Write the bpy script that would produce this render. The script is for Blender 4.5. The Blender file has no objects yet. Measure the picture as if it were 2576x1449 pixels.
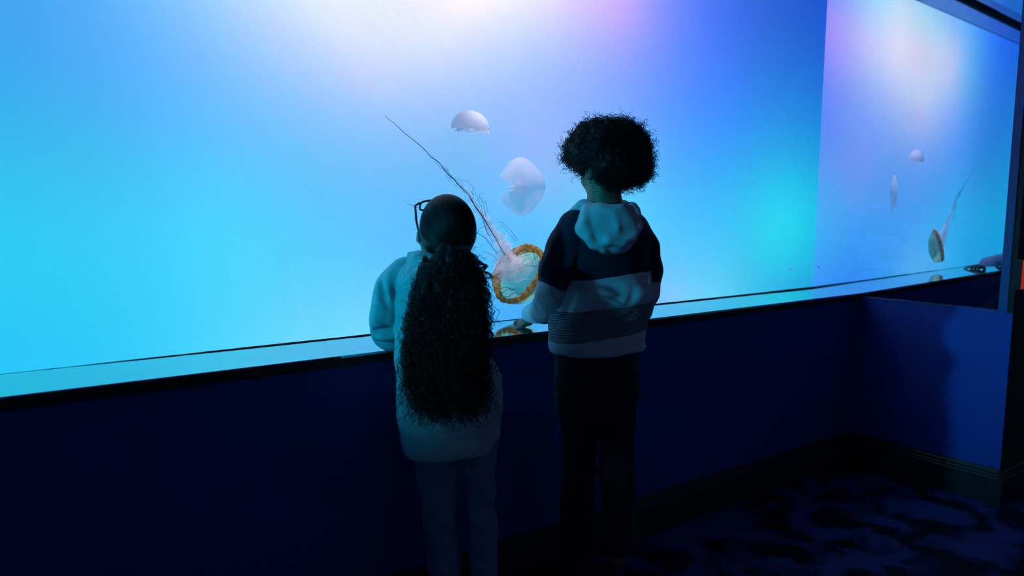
# Two children looking at a sea nettle through the long window of a jellyfish tank.
# X runs along the window, Y into the tank, Z up; metres.
import bpy, math, random
import numpy as np
from mathutils import Matrix, Vector

random.seed(7)
rng = np.random.default_rng(7)
scene = bpy.context.scene
COL = scene.collection

# ------------------------------------------------------------------ camera
AZ, PITCH, ROLL, EYE = 0.6058, 0.1143, 0.003, 1.2
Fv = Vector((math.sin(AZ) * math.cos(PITCH), math.cos(AZ) * math.cos(PITCH), -math.sin(PITCH)))
Rv = Vector((math.cos(AZ), -math.sin(AZ), 0.0))
Uv = Rv.cross(Fv)
Rv, Uv = (Rv * math.cos(ROLL) + Uv * math.sin(ROLL)), (Uv * math.cos(ROLL) - Rv * math.sin(ROLL))
cam_data = bpy.data.cameras.new('camera')
cam_data.sensor_width = 36.0
cam_data.lens = 25.5016
cam_data.dof.use_dof = True
cam_data.dof.focus_distance = 2.25
cam_data.dof.aperture_fstop = 2.4
cam = bpy.data.objects.new('camera', cam_data)
COL.objects.link(cam)
cam.matrix_world = Matrix(((Rv.x, Uv.x, -Fv.x, 0.0), (Rv.y, Uv.y, -Fv.y, 0.0), (Rv.z, Uv.z, -Fv.z, EYE), (0, 0, 0, 1)))
scene.camera = cam

# ------------------------------------------------------------------ world, exposure
world = bpy.data.worlds.new('dark_hall')
scene.world = world
world.use_nodes = True
world.node_tree.nodes['Background'].inputs[0].default_value = (0.18, 0.5, 1.0, 1)
world.node_tree.nodes['Background'].inputs[1].default_value = 0.07
vs = scene.view_settings
vs.view_transform = 'Standard'
vs.look = 'None'
vs.exposure = 0.0
vs.gamma = 1.0
vs.use_curve_mapping = False
scene.cycles.use_denoising = True
scene.cycles.max_bounces = 9
scene.cycles.transparent_max_bounces = 24

# ------------------------------------------------------------------ the tank's lamps
PANEL_Y = 2.90          # backlit diffuser
#   x, distance behind the diffuser, z, red, green, blue of each LED flood in the light box
FLOODS = [(-3.6, 0.5, 0.7, 0.0, 0.11, 0.155),
          (-3.6, 0.5, 1.6, 0.0, 0.077, 0.131),
          (-3.6, 0.5, 2.4, 0.0, 0.026, 0.14),
          (-3.0, 0.5, 0.7, 0.0, 0.077, 0.107),
          (-3.0, 0.5, 1.6, 0.0, 0.05, 0.079),
          (-3.0, 0.5, 2.4, 0.0, 0.012, 0.089),
          (-2.4, 0.5, 0.7, 0.0, 0.079, 0.109),
          (-2.4, 0.5, 1.6, 0.0, 0.052, 0.083),
          (-2.4, 0.5, 2.4, 0.0, 0.013, 0.093),
          (-1.8, 0.5, 0.7, 0.0, 0.078, 0.107),
          (-1.8, 0.5, 1.6, 0.0, 0.051, 0.081),
          (-1.8, 0.5, 2.4, 0.0, 0.012, 0.091),
          (-1.2, 0.5, 0.7, 0.0, 0.073, 0.101),
          (-1.2, 0.5, 1.6, 0.0, 0.049, 0.078),
          (-1.2, 0.5, 2.4, 0.0, 0.013, 0.087),
          (-0.6, 0.5, 0.5, 0.0, 0.052, 0.083),
          (-0.6, 0.5, 1.1, 0.0, 0.067, 0.07),
          (-0.6, 0.5, 1.7, 0.0, 0.026, 0.049),
          (-0.6, 0.5, 2.2, 0.0, 0.009, 0.027),
          (-0.6, 0.5, 2.7, 0.0, 0.0, 0.095),
          (0.0, 0.5, 0.5, 0.0, 0.041, 0.1),
          (0.0, 0.5, 1.1, 0.0, 0.046, 0.04),
          (0.0, 0.5, 1.7, 0.0, 0.0, 0.032),
          (0.0, 0.5, 2.2, 0.0, 0.0, 0.046),
          (0.0, 0.5, 2.7, 0.0, 0.0, 0.149),
          (0.6, 0.5, 0.5, 0.0, 0.07, 0.098),
          (0.6, 0.5, 1.1, 0.0, 0.062, 0.067),
          (0.6, 0.5, 1.7, 0.0, 0.0, 0.092),
          (0.6, 0.5, 2.2, 0.0, 0.078, 0.033),
          (0.6, 0.5, 2.7, 0.0, 0.058, 0.147),
          (1.2, 0.5, 0.5, 0.0, 0.121, 0.092),
          (1.2, 0.5, 1.1, 0.0, 0.017, 0.066),
          (1.2, 0.5, 1.7, 0.0, 0.008, 0.055),
          (1.2, 0.5, 2.2, 0.0, 0.204, 0.076),
          (1.2, 0.5, 2.7, 0.0, 0.0, 0.069),
          (1.8, 0.5, 0.5, 0.0, 0.0, 0.099),
          (1.8, 0.5, 1.1, 0.0, 0.037, 0.061),
          (1.8, 0.5, 1.7, 0.0, 0.0, 0.06),
          (1.8, 0.5, 2.2, 0.0, 0.097, 0.065),
          (1.8, 0.5, 2.7, 0.0, 0.189, 0.107),
          (2.4, 0.5, 0.5, 0.0, 0.0, 0.11),
          (2.4, 0.5, 1.1, 0.0, 0.088, 0.066),
          (2.4, 0.5, 1.7, 0.0, 0.0, 0.063),
          (2.4, 0.5, 2.2, 0.0, 0.014, 0.068),
          (2.4, 0.5, 2.7, 0.0, 0.0, 0.095),
          (3.0, 0.5, 0.5, 0.0, 0.121, 0.108),
          (3.0, 0.5, 1.1, 0.0, 0.03, 0.063),
          (3.0, 0.5, 1.7, 0.0, 0.0, 0.094),
          (3.0, 0.5, 2.2, 0.0, 0.0, 0.06),
          (3.0, 0.5, 2.7, 0.0, 0.0, 0.058),
          (3.6, 0.5, 0.5, 0.0, 0.0, 0.057),
          (3.6, 0.5, 1.1, 0.0, 0.115, 0.07),
          (3.6, 0.5, 1.7, 0.0, 0.005, 0.043),
          (3.6, 0.5, 2.7, 0.0, 0.0, 0.055),
          (4.2, 0.5, 0.5, 0.0, 0.0, 0.055),
          (4.2, 0.5, 1.1, 0.0, 0.064, 0.069),
          (4.2, 0.5, 1.7, 0.0, 0.0, 0.048),
          (4.2, 0.5, 2.2, 0.0, 0.0, 0.05),
          (4.2, 0.5, 2.7, 0.0, 0.0, 0.078),
          (4.8, 0.5, 0.5, 0.0, 0.0, 0.06),
          (4.8, 0.5, 1.1, 0.0, 0.0, 0.064),
          (4.8, 0.5, 1.7, 0.0, 0.0, 0.059),
          (4.8, 0.5, 2.2, 0.0, 0.0, 0.062),
          (4.8, 0.5, 2.7, 0.0, 0.0, 0.074),
          (0.83, 0.3, 0.65, 0.007, 0.0, 0.0),
          (0.83, 0.3, 1.85, 0.009, 0.0, 0.0),
          (0.83, 0.3, 2.2, 0.06, 0.0, 0.0),
          (1.21, 0.3, 0.65, 0.012, 0.0, 0.0),
          (1.21, 0.3, 1.85, 0.035, 0.0, 0.0),
          (1.21, 0.3, 2.2, 0.059, 0.0, 0.0),
          (1.59, 0.3, 1.85, 0.008, 0.0, 0.0),
          (1.59, 0.3, 2.2, 0.078, 0.0, 0.0),
          (1.59, 0.3, 2.55, 0.038, 0.0, 0.0),
          (1.97, 0.3, 1.45, 0.012, 0.0, 0.0),
          (1.97, 0.3, 2.2, 0.048, 0.0, 0.0),
          (2.35, 0.3, 1.45, 0.007, 0.0, 0.0),
          (2.35, 0.3, 2.2, 0.043, 0.0, 0.0),
          (2.73, 0.3, 0.65, 0.018, 0.0, 0.0),
          (3.11, 0.3, 0.65, 0.006, 0.0, 0.0)]
for (x, gap, z, r, g, b) in FLOODS:
    ld = bpy.data.lights.new('tank_flood', 'POINT')
    m = max(r, g, b)
    ld.color = (r / m, g / m, b / m)
    ld.energy = 4 * math.pi ** 2 * m / 0.82
    ld.shadow_soft_size = 0.0
    lo = bpy.data.objects.new('tank_flood', ld)
    lo.location = (x, PANEL_Y + gap, z)
    COL.objects.link(lo)
# two white LED spots above the water that pick the jellyfish out
for (loc, tgt, e, cone) in (((1.50, 2.26, 2.58), (1.50, 2.24, 0.9), 110.0, 24.0), ((3.067, 2.26, 2.58), (3.067, 2.12, 0.85), 40.0, 9.0), ((1.62, 2.52, 2.58), (1.74, 2.60, 0.9), 110.0, 30.0)):
    ld = bpy.data.lights.new('tank_spot', 'SPOT')
    ld.energy = e
    ld.color = (1.0, 0.86, 0.92)
    ld.spot_size = math.radians(cone)
    ld.spot_blend = 0.8
    ld.shadow_soft_size = 0.0
    lo = bpy.data.objects.new('tank_spot', ld)
    lo.location = loc
    lo.rotation_euler = (Vector(tgt) - Vector(loc)).to_track_quat('-Z', 'Y').to_euler()
    COL.objects.link(lo)

# two spots out of the picture: an added cyan one far left standing in for tank glow, a weak violet hall lamp behind to the right
UNSEEN_SPOTS = (((-2.20, 1.50, 1.75), (1.05, 1.55, 1.06), (0.0, 0.60, 1.0), 190.0, 19.0), ((2.75, -1.10, 2.30), (1.2, 1.55, 0.8), (0.62, 0.30, 1.0), 4.0, 70.0))
for (loc, aim, colr, e, cone) in UNSEEN_SPOTS:
    ld = bpy.data.lights.new('unseen_spot_beam', 'SPOT')
    ld.energy = e
    ld.color = colr
    ld.spot_size = math.radians(cone)
    ld.spot_blend = 0.9
    ld.shadow_soft_size = 0.05 if e > 10 else 0.0
    lo = bpy.data.objects.new('unseen_spot_beam', ld)
    lo.location = loc
    lo.rotation_euler = (Vector(aim) - Vector(loc)).to_track_quat('-Z', 'Y').to_euler()
    COL.objects.link(lo)

# ------------------------------------------------------------------ materials
def new_mat(name):
    m = bpy.data.materials.new(name)
    m.use_nodes = True
    nt = m.node_tree
    nt.nodes.clear()
    out = nt.nodes.new('ShaderNodeOutputMaterial')
    return m, nt, out

def nd(nt, kind, **kw):
    n = nt.nodes.new(kind)
    for k, v in kw.items():
        if hasattr(n, k):
            setattr(n, k, v)
        else:
            n.inputs[k].default_value = v
    return n

def pbr(name, col, rough=0.6, metal=0.0, var=0.15, scale=20.0, bump=0.0, bscale=60.0, spec=0.5, sheen=0.0):
    m, nt, out = new_mat(name)
    b = nd(nt, 'ShaderNodeBsdfPrincipled')
    b.inputs['Roughness'].default_value = rough
    b.inputs['Metallic'].default_value = metal
    b.inputs['Specular IOR Level'].default_value = spec
    b.inputs['Sheen Weight'].default_value = sheen
    tc = nd(nt, 'ShaderNodeTexCoord')
    no = nd(nt, 'ShaderNodeTexNoise')
    no.inputs['Scale'].default_value = scale
    no.inputs['Detail'].default_value = 4
    nt.links.new(tc.outputs['Object'], no.inputs['Vector'])
    ramp = nd(nt, 'ShaderNodeValToRGB')
    ramp.color_ramp.elements[0].position = 0.3
    ramp.color_ramp.elements[1].position = 0.7
    ramp.color_ramp.elements[0].color = tuple(c * (1 - var) for c in col) + (1,)
    ramp.color_ramp.elements[1].color = tuple(min(1, c * (1 + var)) for c in col) + (1,)
    nt.links.new(no.outputs['Fac'], ramp.inputs['Fac'])
    nt.links.new(ramp.outputs['Color'], b.inputs['Base Color'])
    if bump > 0:
        n2 = nd(nt, 'ShaderNodeTexNoise')
        n2.inputs['Scale'].default_value = bscale
        n2.inputs['Detail'].default_value = 3
        nt.links.new(tc.outputs['Object'], n2.inputs['Vector'])
        bp = nd(nt, 'ShaderNodeBump')
        bp.inputs['Strength'].default_value = bump
        bp.inputs['Distance'].default_value = 0.004
        nt.links.new(n2.outputs['Fac'], bp.inputs['Height'])
        nt.links.new(bp.outputs['Normal'], b.inputs['Normal'])
    nt.links.new(b.outputs['BSDF'], out.inputs['Surface'])
    return m

def jelly_mat(name, col, clear, trans=0.7, var=0.2, scale=40.0, gloss=0.0):
    """Soft jelly tissue: part clear, part light passing through, part light scattered back."""
    m, nt, out = new_mat(name)
    tc = nd(nt, 'ShaderNodeTexCoord')
    no = nd(nt, 'ShaderNodeTexNoise')
    no.inputs['Scale'].default_value = scale
    nt.links.new(tc.outputs['Object'], no.inputs['Vector'])
    ramp = nd(nt, 'ShaderNodeValToRGB')
    ramp.color_ramp.elements[0].position = 0.3
    ramp.color_ramp.elements[1].position = 0.7
    ramp.color_ramp.elements[0].color = tuple(c * (1 - var) for c in col) + (1,)
    ramp.color_ramp.elements[1].color = tuple(min(1, c * (1 + var)) for c in col) + (1,)
    nt.links.new(no.outputs['Fac'], ramp.inputs['Fac'])
    di = nd(nt, 'ShaderNodeBsdfDiffuse')
    tr = nd(nt, 'ShaderNodeBsdfTranslucent')
    nt.links.new(ramp.outputs['Color'], di.inputs['Color'])
    nt.links.new(ramp.outputs['Color'], tr.inputs['Color'])
    mx = nd(nt, 'ShaderNodeMixShader')
    mx.inputs[0].default_value = trans
    nt.links.new(di.outputs[0], mx.inputs[1])
    nt.links.new(tr.outputs[0], mx.inputs[2])
    cl = nd(nt, 'ShaderNodeBsdfTransparent')
    mx2 = nd(nt, 'ShaderNodeMixShader')
    mx2.inputs[0].default_value = clear
    nt.links.new(mx.outputs[0], mx2.inputs[1])
    nt.links.new(cl.outputs[0], mx2.inputs[2])
    nt.links.new(mx2.outputs[0], out.inputs['Surface'])
    return m

M = {}
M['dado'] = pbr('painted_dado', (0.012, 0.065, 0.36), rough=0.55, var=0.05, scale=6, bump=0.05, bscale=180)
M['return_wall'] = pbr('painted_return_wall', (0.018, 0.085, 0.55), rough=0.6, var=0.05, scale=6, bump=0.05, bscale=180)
M['base'] = pbr('black_baseboard', (0.035, 0.036, 0.04), rough=0.45, var=0.1)
M['bead'] = pbr('black_sealant', (0.004, 0.004, 0.006), rough=0.5, var=0.3)
M['nosing'] = pbr('dark_nosing', (0.006, 0.006, 0.008), rough=0.6, var=0.1)
M['steel'] = pbr('polished_ledge', (0.62, 0.70, 0.74), rough=0.06, metal=1.0, var=0.04, scale=3)
M['edge_metal'] = pbr('satin_pane_edge', (0.04, 0.09, 0.34), rough=0.5, metal=0.0, var=0.05)
M['dark_paint'] = pbr('dark_paint', (0.02, 0.022, 0.03), rough=0.7, var=0.1)
M['tank_inside'] = pbr('tank_lining', (0.03, 0.07, 0.16), rough=0.8, var=0.1)
M['brace'] = jelly_mat('blue_acrylic_brace', (0.30, 0.50, 0.98), 0.45, 0.85, 0.03, 8)
M['mirror'] = pbr('blue_tinted_mirror', (0.55, 0.68, 0.95), rough=0.0, metal=1.0, var=0.0)
M['panel'] = None
m, nt, out = new_mat('diffuser_acrylic')
tr = nd(nt, 'ShaderNodeBsdfTranslucent')
tr.inputs['Color'].default_value = (0.82, 0.82, 0.82, 1)
nt.links.new(tr.outputs[0], out.inputs['Surface'])
M['panel'] = m
m, nt, out = new_mat('tank_window_acrylic')
g = nd(nt, 'ShaderNodeBsdfGlass')
g.inputs['IOR'].default_value = 1.33
g.inputs['Roughness'].default_value = 0.0
g.inputs['Color'].default_value = (0.97, 0.99, 1.0, 1)
nt.links.new(g.outputs[0], out.inputs['Surface'])
M['window'] = m
m, nt, out = new_mat('window_wet_side')          # acrylic against water: no visible boundary
t_ = nd(nt, 'ShaderNodeBsdfTransparent')
nt.links.new(t_.outputs[0], out.inputs['Surface'])
M['wet'] = m

# carpet: mottled pattern of two dark blues
m, nt, out = new_mat('mottled_carpet')
b = nd(nt, 'ShaderNodeBsdfPrincipled')
b.inputs['Roughness'].default_value = 0.95
b.inputs['Specular IOR Level'].default_value = 0.1
tc = nd(nt, 'ShaderNodeTexCoord')
no = nd(nt, 'ShaderNodeTexNoise')
no.inputs['Scale'].default_value = 6.0
no.inputs['Detail'].default_value = 6.0
no.inputs['Distortion'].default_value = 0.6
nt.links.new(tc.outputs['Object'], no.inputs['Vector'])
ramp = nd(nt, 'ShaderNodeValToRGB')
ramp.color_ramp.elements[0].position = 0.42
ramp.color_ramp.elements[1].position = 0.56
ramp.color_ramp.elements[0].color = (0.012, 0.014, 0.03, 1)
ramp.color_ramp.elements[1].color = (0.05, 0.08, 0.30, 1)
nt.links.new(no.outputs['Fac'], ramp.inputs['Fac'])
nt.links.new(ramp.outputs['Color'], b.inputs['Base Color'])
n2 = nd(nt, 'ShaderNodeTexNoise')
n2.inputs['Scale'].default_value = 350.0
nt.links.new(tc.outputs['Object'], n2.inputs['Vector'])
bp = nd(nt, 'ShaderNodeBump')
bp.inputs['Strength'].default_value = 0.5
bp.inputs['Distance'].default_value = 0.004
nt.links.new(n2.outputs['Fac'], bp.inputs['Height'])
nt.links.new(bp.outputs['Normal'], b.inputs['Normal'])
nt.links.new(b.outputs['BSDF'], out.inputs['Surface'])
M['carpet'] = m

# ------------------------------------------------------------------ object helpers
def link(name, mesh, mat=None, parent=None):
    o = bpy.data.objects.new(name, mesh)
    COL.objects.link(o)
    if mat is not None:
        mesh.materials.append(mat)
    if parent is not None:
        o.parent = parent
    return o

def mesh_of(name, verts, faces, smooth=False):
    me = bpy.data.meshes.new(name)
    me.from_pydata([tuple(map(float, v)) for v in verts], [], [tuple(map(int, f)) for f in faces])
    if smooth:
        me.polygons.foreach_set('use_smooth', [True] * len(me.polygons))
    me.update()
    return me

def structure(o):
    o['kind'] = 'structure'
    return o

def tag(o, label, cat, group=None):
    o['label'] = label
    o['category'] = cat
    if group:
        o['group'] = group
    return o

def empty(name, loc=(0, 0, 0), rz=0.0):
    o = bpy.data.objects.new(name, None)
    o.location = loc
    o.rotation_euler = (0, 0, rz)
    o.empty_display_size = 0.1
    COL.objects.link(o)
    return o

def prism(profile, p0, p1, up=(0, 0, 1)):
    """Sweep a closed 2-D profile [(out, up)...] from p0 to p1; 'out' is to the right of the run."""
    p0, p1 = np.array(p0, float), np.array(p1, float)
    t = (p1 - p0) / np.linalg.norm(p1 - p0)
    up = np.array(up, float)
    outv = np.cross(t, up)
    V = [p + outv * a + up * c for p in (p0, p1) for a, c in profile]
    n = len(profile)
    F = [[i, (i + 1) % n, n + (i + 1) % n, n + i] for i in range(n)] + [list(range(n))[::-1], list(range(n, 2 * n))]
    return V, F

def box(x0, x1, y0, y1, z0, z1):
    V = [(x, y, z) for z in (z0, z1) for x, y in ((x0, y0), (x1, y0), (x1, y1), (x0, y1))]
    F = [(3, 2, 1, 0), (4, 5, 6, 7), (0, 1, 5, 4), (1, 2, 6, 5), (2, 3, 7, 6), (3, 0, 4, 7)]
    return V, F

# ------------------------------------------------------------------ the setting
XR, Y_SILL, Y_GLASS, Z_SILL, Y_DADO, Z_BASE = 3.1835, 1.7952, 2.0398, 0.8039, 1.8156, 0.1467
TURN = -0.0461                                     # the return wall opens slightly past square
TD = np.array([-math.sin(TURN), -math.cos(TURN)])  # along the return wall, towards the room
def ret(y, off=0.0):
    """Point on the return wall at depth y, pushed 'off' metres into the room."""
    s = (Y_GLASS - y) / math.cos(TURN)
    nrm = np.array([math.cos(TURN), -math.sin(TURN)])
    p = np.array([XR, Y_GLASS]) + TD * s - nrm * off
    return p
X_LEFT = -4.4
Y_END = 1.197                                       # outer corner of the return wall
Z_SOFFIT = 2.44

structure(link('floor', mesh_of('floor', *box(X_LEFT, 5.6, -3.0, 3.9, -0.05, 0.0)), M['carpet']))
structure(link('ceiling', mesh_of('ceiling', *box(X_LEFT, 5.6, -3.0, 3.9, 3.0, 3.05)), M['dark_paint']))
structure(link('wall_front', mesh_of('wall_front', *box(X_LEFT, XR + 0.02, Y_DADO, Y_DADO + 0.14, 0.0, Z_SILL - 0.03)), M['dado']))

# ledge: dark nosing carrying a polished plate
pl = ret(Y_SILL)
pb = ret(Y_GLASS + 0.01)
def slab(y0, y1, z0, z1, xr_pad=0.0):
    a, b_ = ret(y0), ret(y1)
    V = [(X_LEFT, y0, z0), (a[0] + xr_pad, y0, z0), (b_[0] + xr_pad, y1, z0), (X_LEFT, y1, z0),
         (X_LEFT, y0, z1), (a[0] + xr_pad, y0, z1), (b_[0] + xr_pad, y1, z1), (X_LEFT, y1, z1)]
    F = [(3, 2, 1, 0), (4, 5, 6, 7), (0, 1, 5, 4), (1, 2, 6, 5), (2, 3, 7, 6), (3, 0, 4, 7)]
    return V, F
sill = structure(link('trim_1', mesh_of('trim_1', *slab(Y_SILL, Y_GLASS + 0.005, Z_SILL - 0.006, Z_SILL)), M['steel']))
link('nosing', mesh_of('nosing', *slab(Y_SILL + 0.001, Y_GLASS + 0.004, Z_SILL - 0.030, Z_SILL - 0.0061)), M['nosing'], sill)

# black bead of sealant along the foot of the window, a little uneven
def bead(y, z, sgn, seed, thick=1.0):
    r_ = np.random.default_rng(seed)
    xs = np.linspace(X_LEFT, XR - 0.002, 380)
    V, F = [], []
    w = np.convolve(r_.normal(0, 1, len(xs) + 24), np.ones(25) / 25, 'valid')
    for i, x in enumerate(xs):
        h = 0.0045 * (thick - 1) + 0.0014 + 0.004 * max(-0.2, w[i]) + 0.0045 * min(1.0, max(0.0, x / 3.2)) ** 2
        for k in range(5):
            a = math.pi / 2 * k / 4
            V.append((x, y - h * math.cos(a), z + sgn * h * math.sin(a)))
        V.append((x, y, z))
    for i in range(len(xs) - 1):
        for k in range(6):
            F.append((i * 6 + k, i * 6 + (k + 1) % 6, (i + 1) * 6 + (k + 1) % 6, (i + 1) * 6 + k))
    return V, F
structure(link('trim_2', mesh_of('trim_2', *bead(Y_GLASS - 0.0005, Z_SILL + 0.0002, 1, 3)), M['bead']))
structure(link('trim_3', mesh_of('trim_3', *bead(Y_GLASS - 0.0005, Z_SOFFIT - 0.0002, -1, 4, 6.5)), M['bead']))

# the window: a thick acrylic pane with water against its inner face
me = mesh_of('window_1', *box(X_LEFT, 5.3, Y_GLASS, Y_GLASS + 0.05, 0.70, 2.60))
win = structure(link('window_1', me, M['window']))
me.materials.append(M['wet'])
for p in me.polygons:
    p.material_index = 0 if p.normal.y < -0.5 else 1

# header above the window: polished soffit and dark fascia
sof = structure(link('trim_4', mesh_of('trim_4', *slab(Y_SILL, Y_GLASS + 0.005, Z_SOFFIT, Z_SOFFIT + 0.006)), M['steel']))
structure(link('wall_header', mesh_of('wall_header', *box(X_LEFT, XR + 0.02, Y_SILL + 0.002, Y_GLASS - 0.001, Z_SOFFIT + 0.0065, 3.0)), M['dark_paint']))

# tank body
structure(link('tank_brace', mesh_of('tank_brace', *box(X_LEFT, 5.3, Y_GLASS + 0.055, Y_GLASS + 0.125, 2.345, 2.44)), M['brace']))
structure(link('wall_tank_left', mesh_of('wall_tank_left', *box(-4.25, -4.20, Y_GLASS + 0.05, 3.7, 0.2, 3.0)), M['tank_inside']))
structure(link('wall_tank_right', mesh_of('wall_tank_right', *box(5.25, 5.30, Y_GLASS + 0.05, 3.7, 0.2, 3.0)), M['tank_inside']))
structure(link('tank_floor', mesh_of('tank_floor', *box(-4.20, 5.25, Y_GLASS + 0.05, PANEL_Y, 0.2, 0.25)), M['tank_inside']))
structure(link('wall_tank_back', mesh_of('wall_tank_back', *box(-4.25, 5.30, 3.70, 3.75, 0.2, 3.0)), M['dark_paint']))
structure(link('diffuser_panel', mesh_of('diffuser_panel', [(-4.20, PANEL_Y, 0.25), (5.25, PANEL_Y, 0.25), (5.25, PANEL_Y, 3.0), (-4.20, PANEL_Y, 3.0)], [(0, 1, 2, 3)]), M['panel']))

# return wall on the right: painted dado below, tinted mirror pane above, in a thin metal edge
def wall_slab(y0, y1, z0, z1, off0=0.0, thick=0.10):
    a, b_ = ret(y0, off0), ret(y1, off0)
    a2, b2 = ret(y0, -thick), ret(y1, -thick)
    V = [(*a, z0), (*b_, z0), (*b2, z0), (*a2, z0), (*a, z1), (*b_, z1), (*b2, z1), (*a2, z1)]
    F = [(3, 2, 1, 0), (4, 5, 6, 7), (0, 1, 5, 4), (1, 2, 6, 5), (2, 3, 7, 6), (3, 0, 4, 7)]
    return V, F
Z_PANE, Y_P1, Y_P2 = 0.790, 1.2477, 1.2165
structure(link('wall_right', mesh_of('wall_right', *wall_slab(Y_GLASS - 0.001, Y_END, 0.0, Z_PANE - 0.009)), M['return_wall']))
structure(link('wall_right_pier', mesh_of('wall_right_pier', *wall_slab(Y_P2, Y_END, Z_PANE - 0.009, 3.0)), M['dark_paint']))
structure(link('window_2', mesh_of('window_2', *wall_slab(Y_GLASS - 0.001, Y_P1, Z_PANE, 2.99, 0.0, 0.03)), M['mirror']))
structure(link('trim_5', mesh_of('trim_5', *wall_slab(Y_SILL - 0.002, Y_P1, Z_PANE - 0.0088, Z_PANE - 0.0002, 0.004, 0.03)), M['edge_metal']))
structure(link('trim_6', mesh_of('trim_6', *wall_slab(Y_P1 - 0.0003, Y_P2 + 0.0003, Z_PANE - 0.0088, 2.99, 0.004, 0.03)), M['edge_metal']))
# the wall turns the corner and runs on to the right
ce = ret(Y_END)
structure(link('wall_far_right', mesh_of('wall_far_right', *box(ce[0] + 0.0005, 5.6, Y_END, Y_END + 0.09, 0.0, 3.0)), M['dark_paint']))

# baseboards with a stepped top
PROF = [(0.0, 0.0), (0.018, 0.0), (0.018, 0.108), (0.0145, 0.112), (0.0145, 0.120), (0.0115, 0.124), (0.0115, 0.134), (0.006, 0.140), (0.005, Z_BASE), (0.0, Z_BASE)]
structure(link('baseboard_front', mesh_of('baseboard_front', *prism(PROF, (X_LEFT, Y_DADO, 0), (ret(Y_DADO)[0], Y_DADO, 0))), M['base']))
a, b_ = ret(Y_DADO - 0.018), ret(Y_END)
structure(link('baseboard_right', mesh_of('baseboard_right', *prism(PROF, (*a, 0), (*b_, 0))), M['base']))
structure(link('baseboard_far_right', mesh_of('baseboard_far_right', *prism(PROF, (ce[0] - 0.018, Y_END, 0), (5.6, Y_END, 0))), M['base']))

# ------------------------------------------------------------------ implicit-surface toolkit
def vnoise(P, seed=0):
    """Smooth 3-D value noise in [-1, 1] for an (N,3) array."""
    Pi = np.floor(P).astype(np.int64)
    Pf = P - Pi
    w = Pf * Pf * (3 - 2 * Pf)
    def h(ix, iy, iz):
        n = (ix * 73856093) ^ (iy * 19349663) ^ (iz * 83492791) ^ (seed * 2654435 + 97)
        n = (n ^ (n >> 13)) * 1274126177
        n = n ^ (n >> 16)
        return (n & 0xffff) / 32767.5 - 1.0
    r = 0
    for dx in (0, 1):
        for dy in (0, 1):
            for dz in (0, 1):
                r = r + h(Pi[:, 0] + dx, Pi[:, 1] + dy, Pi[:, 2] + dz) * (w[:, 0] if dx else 1 - w[:, 0]) * (w[:, 1] if dy else 1 - w[:, 1]) * (w[:, 2] if dz else 1 - w[:, 2])
    return r

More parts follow.
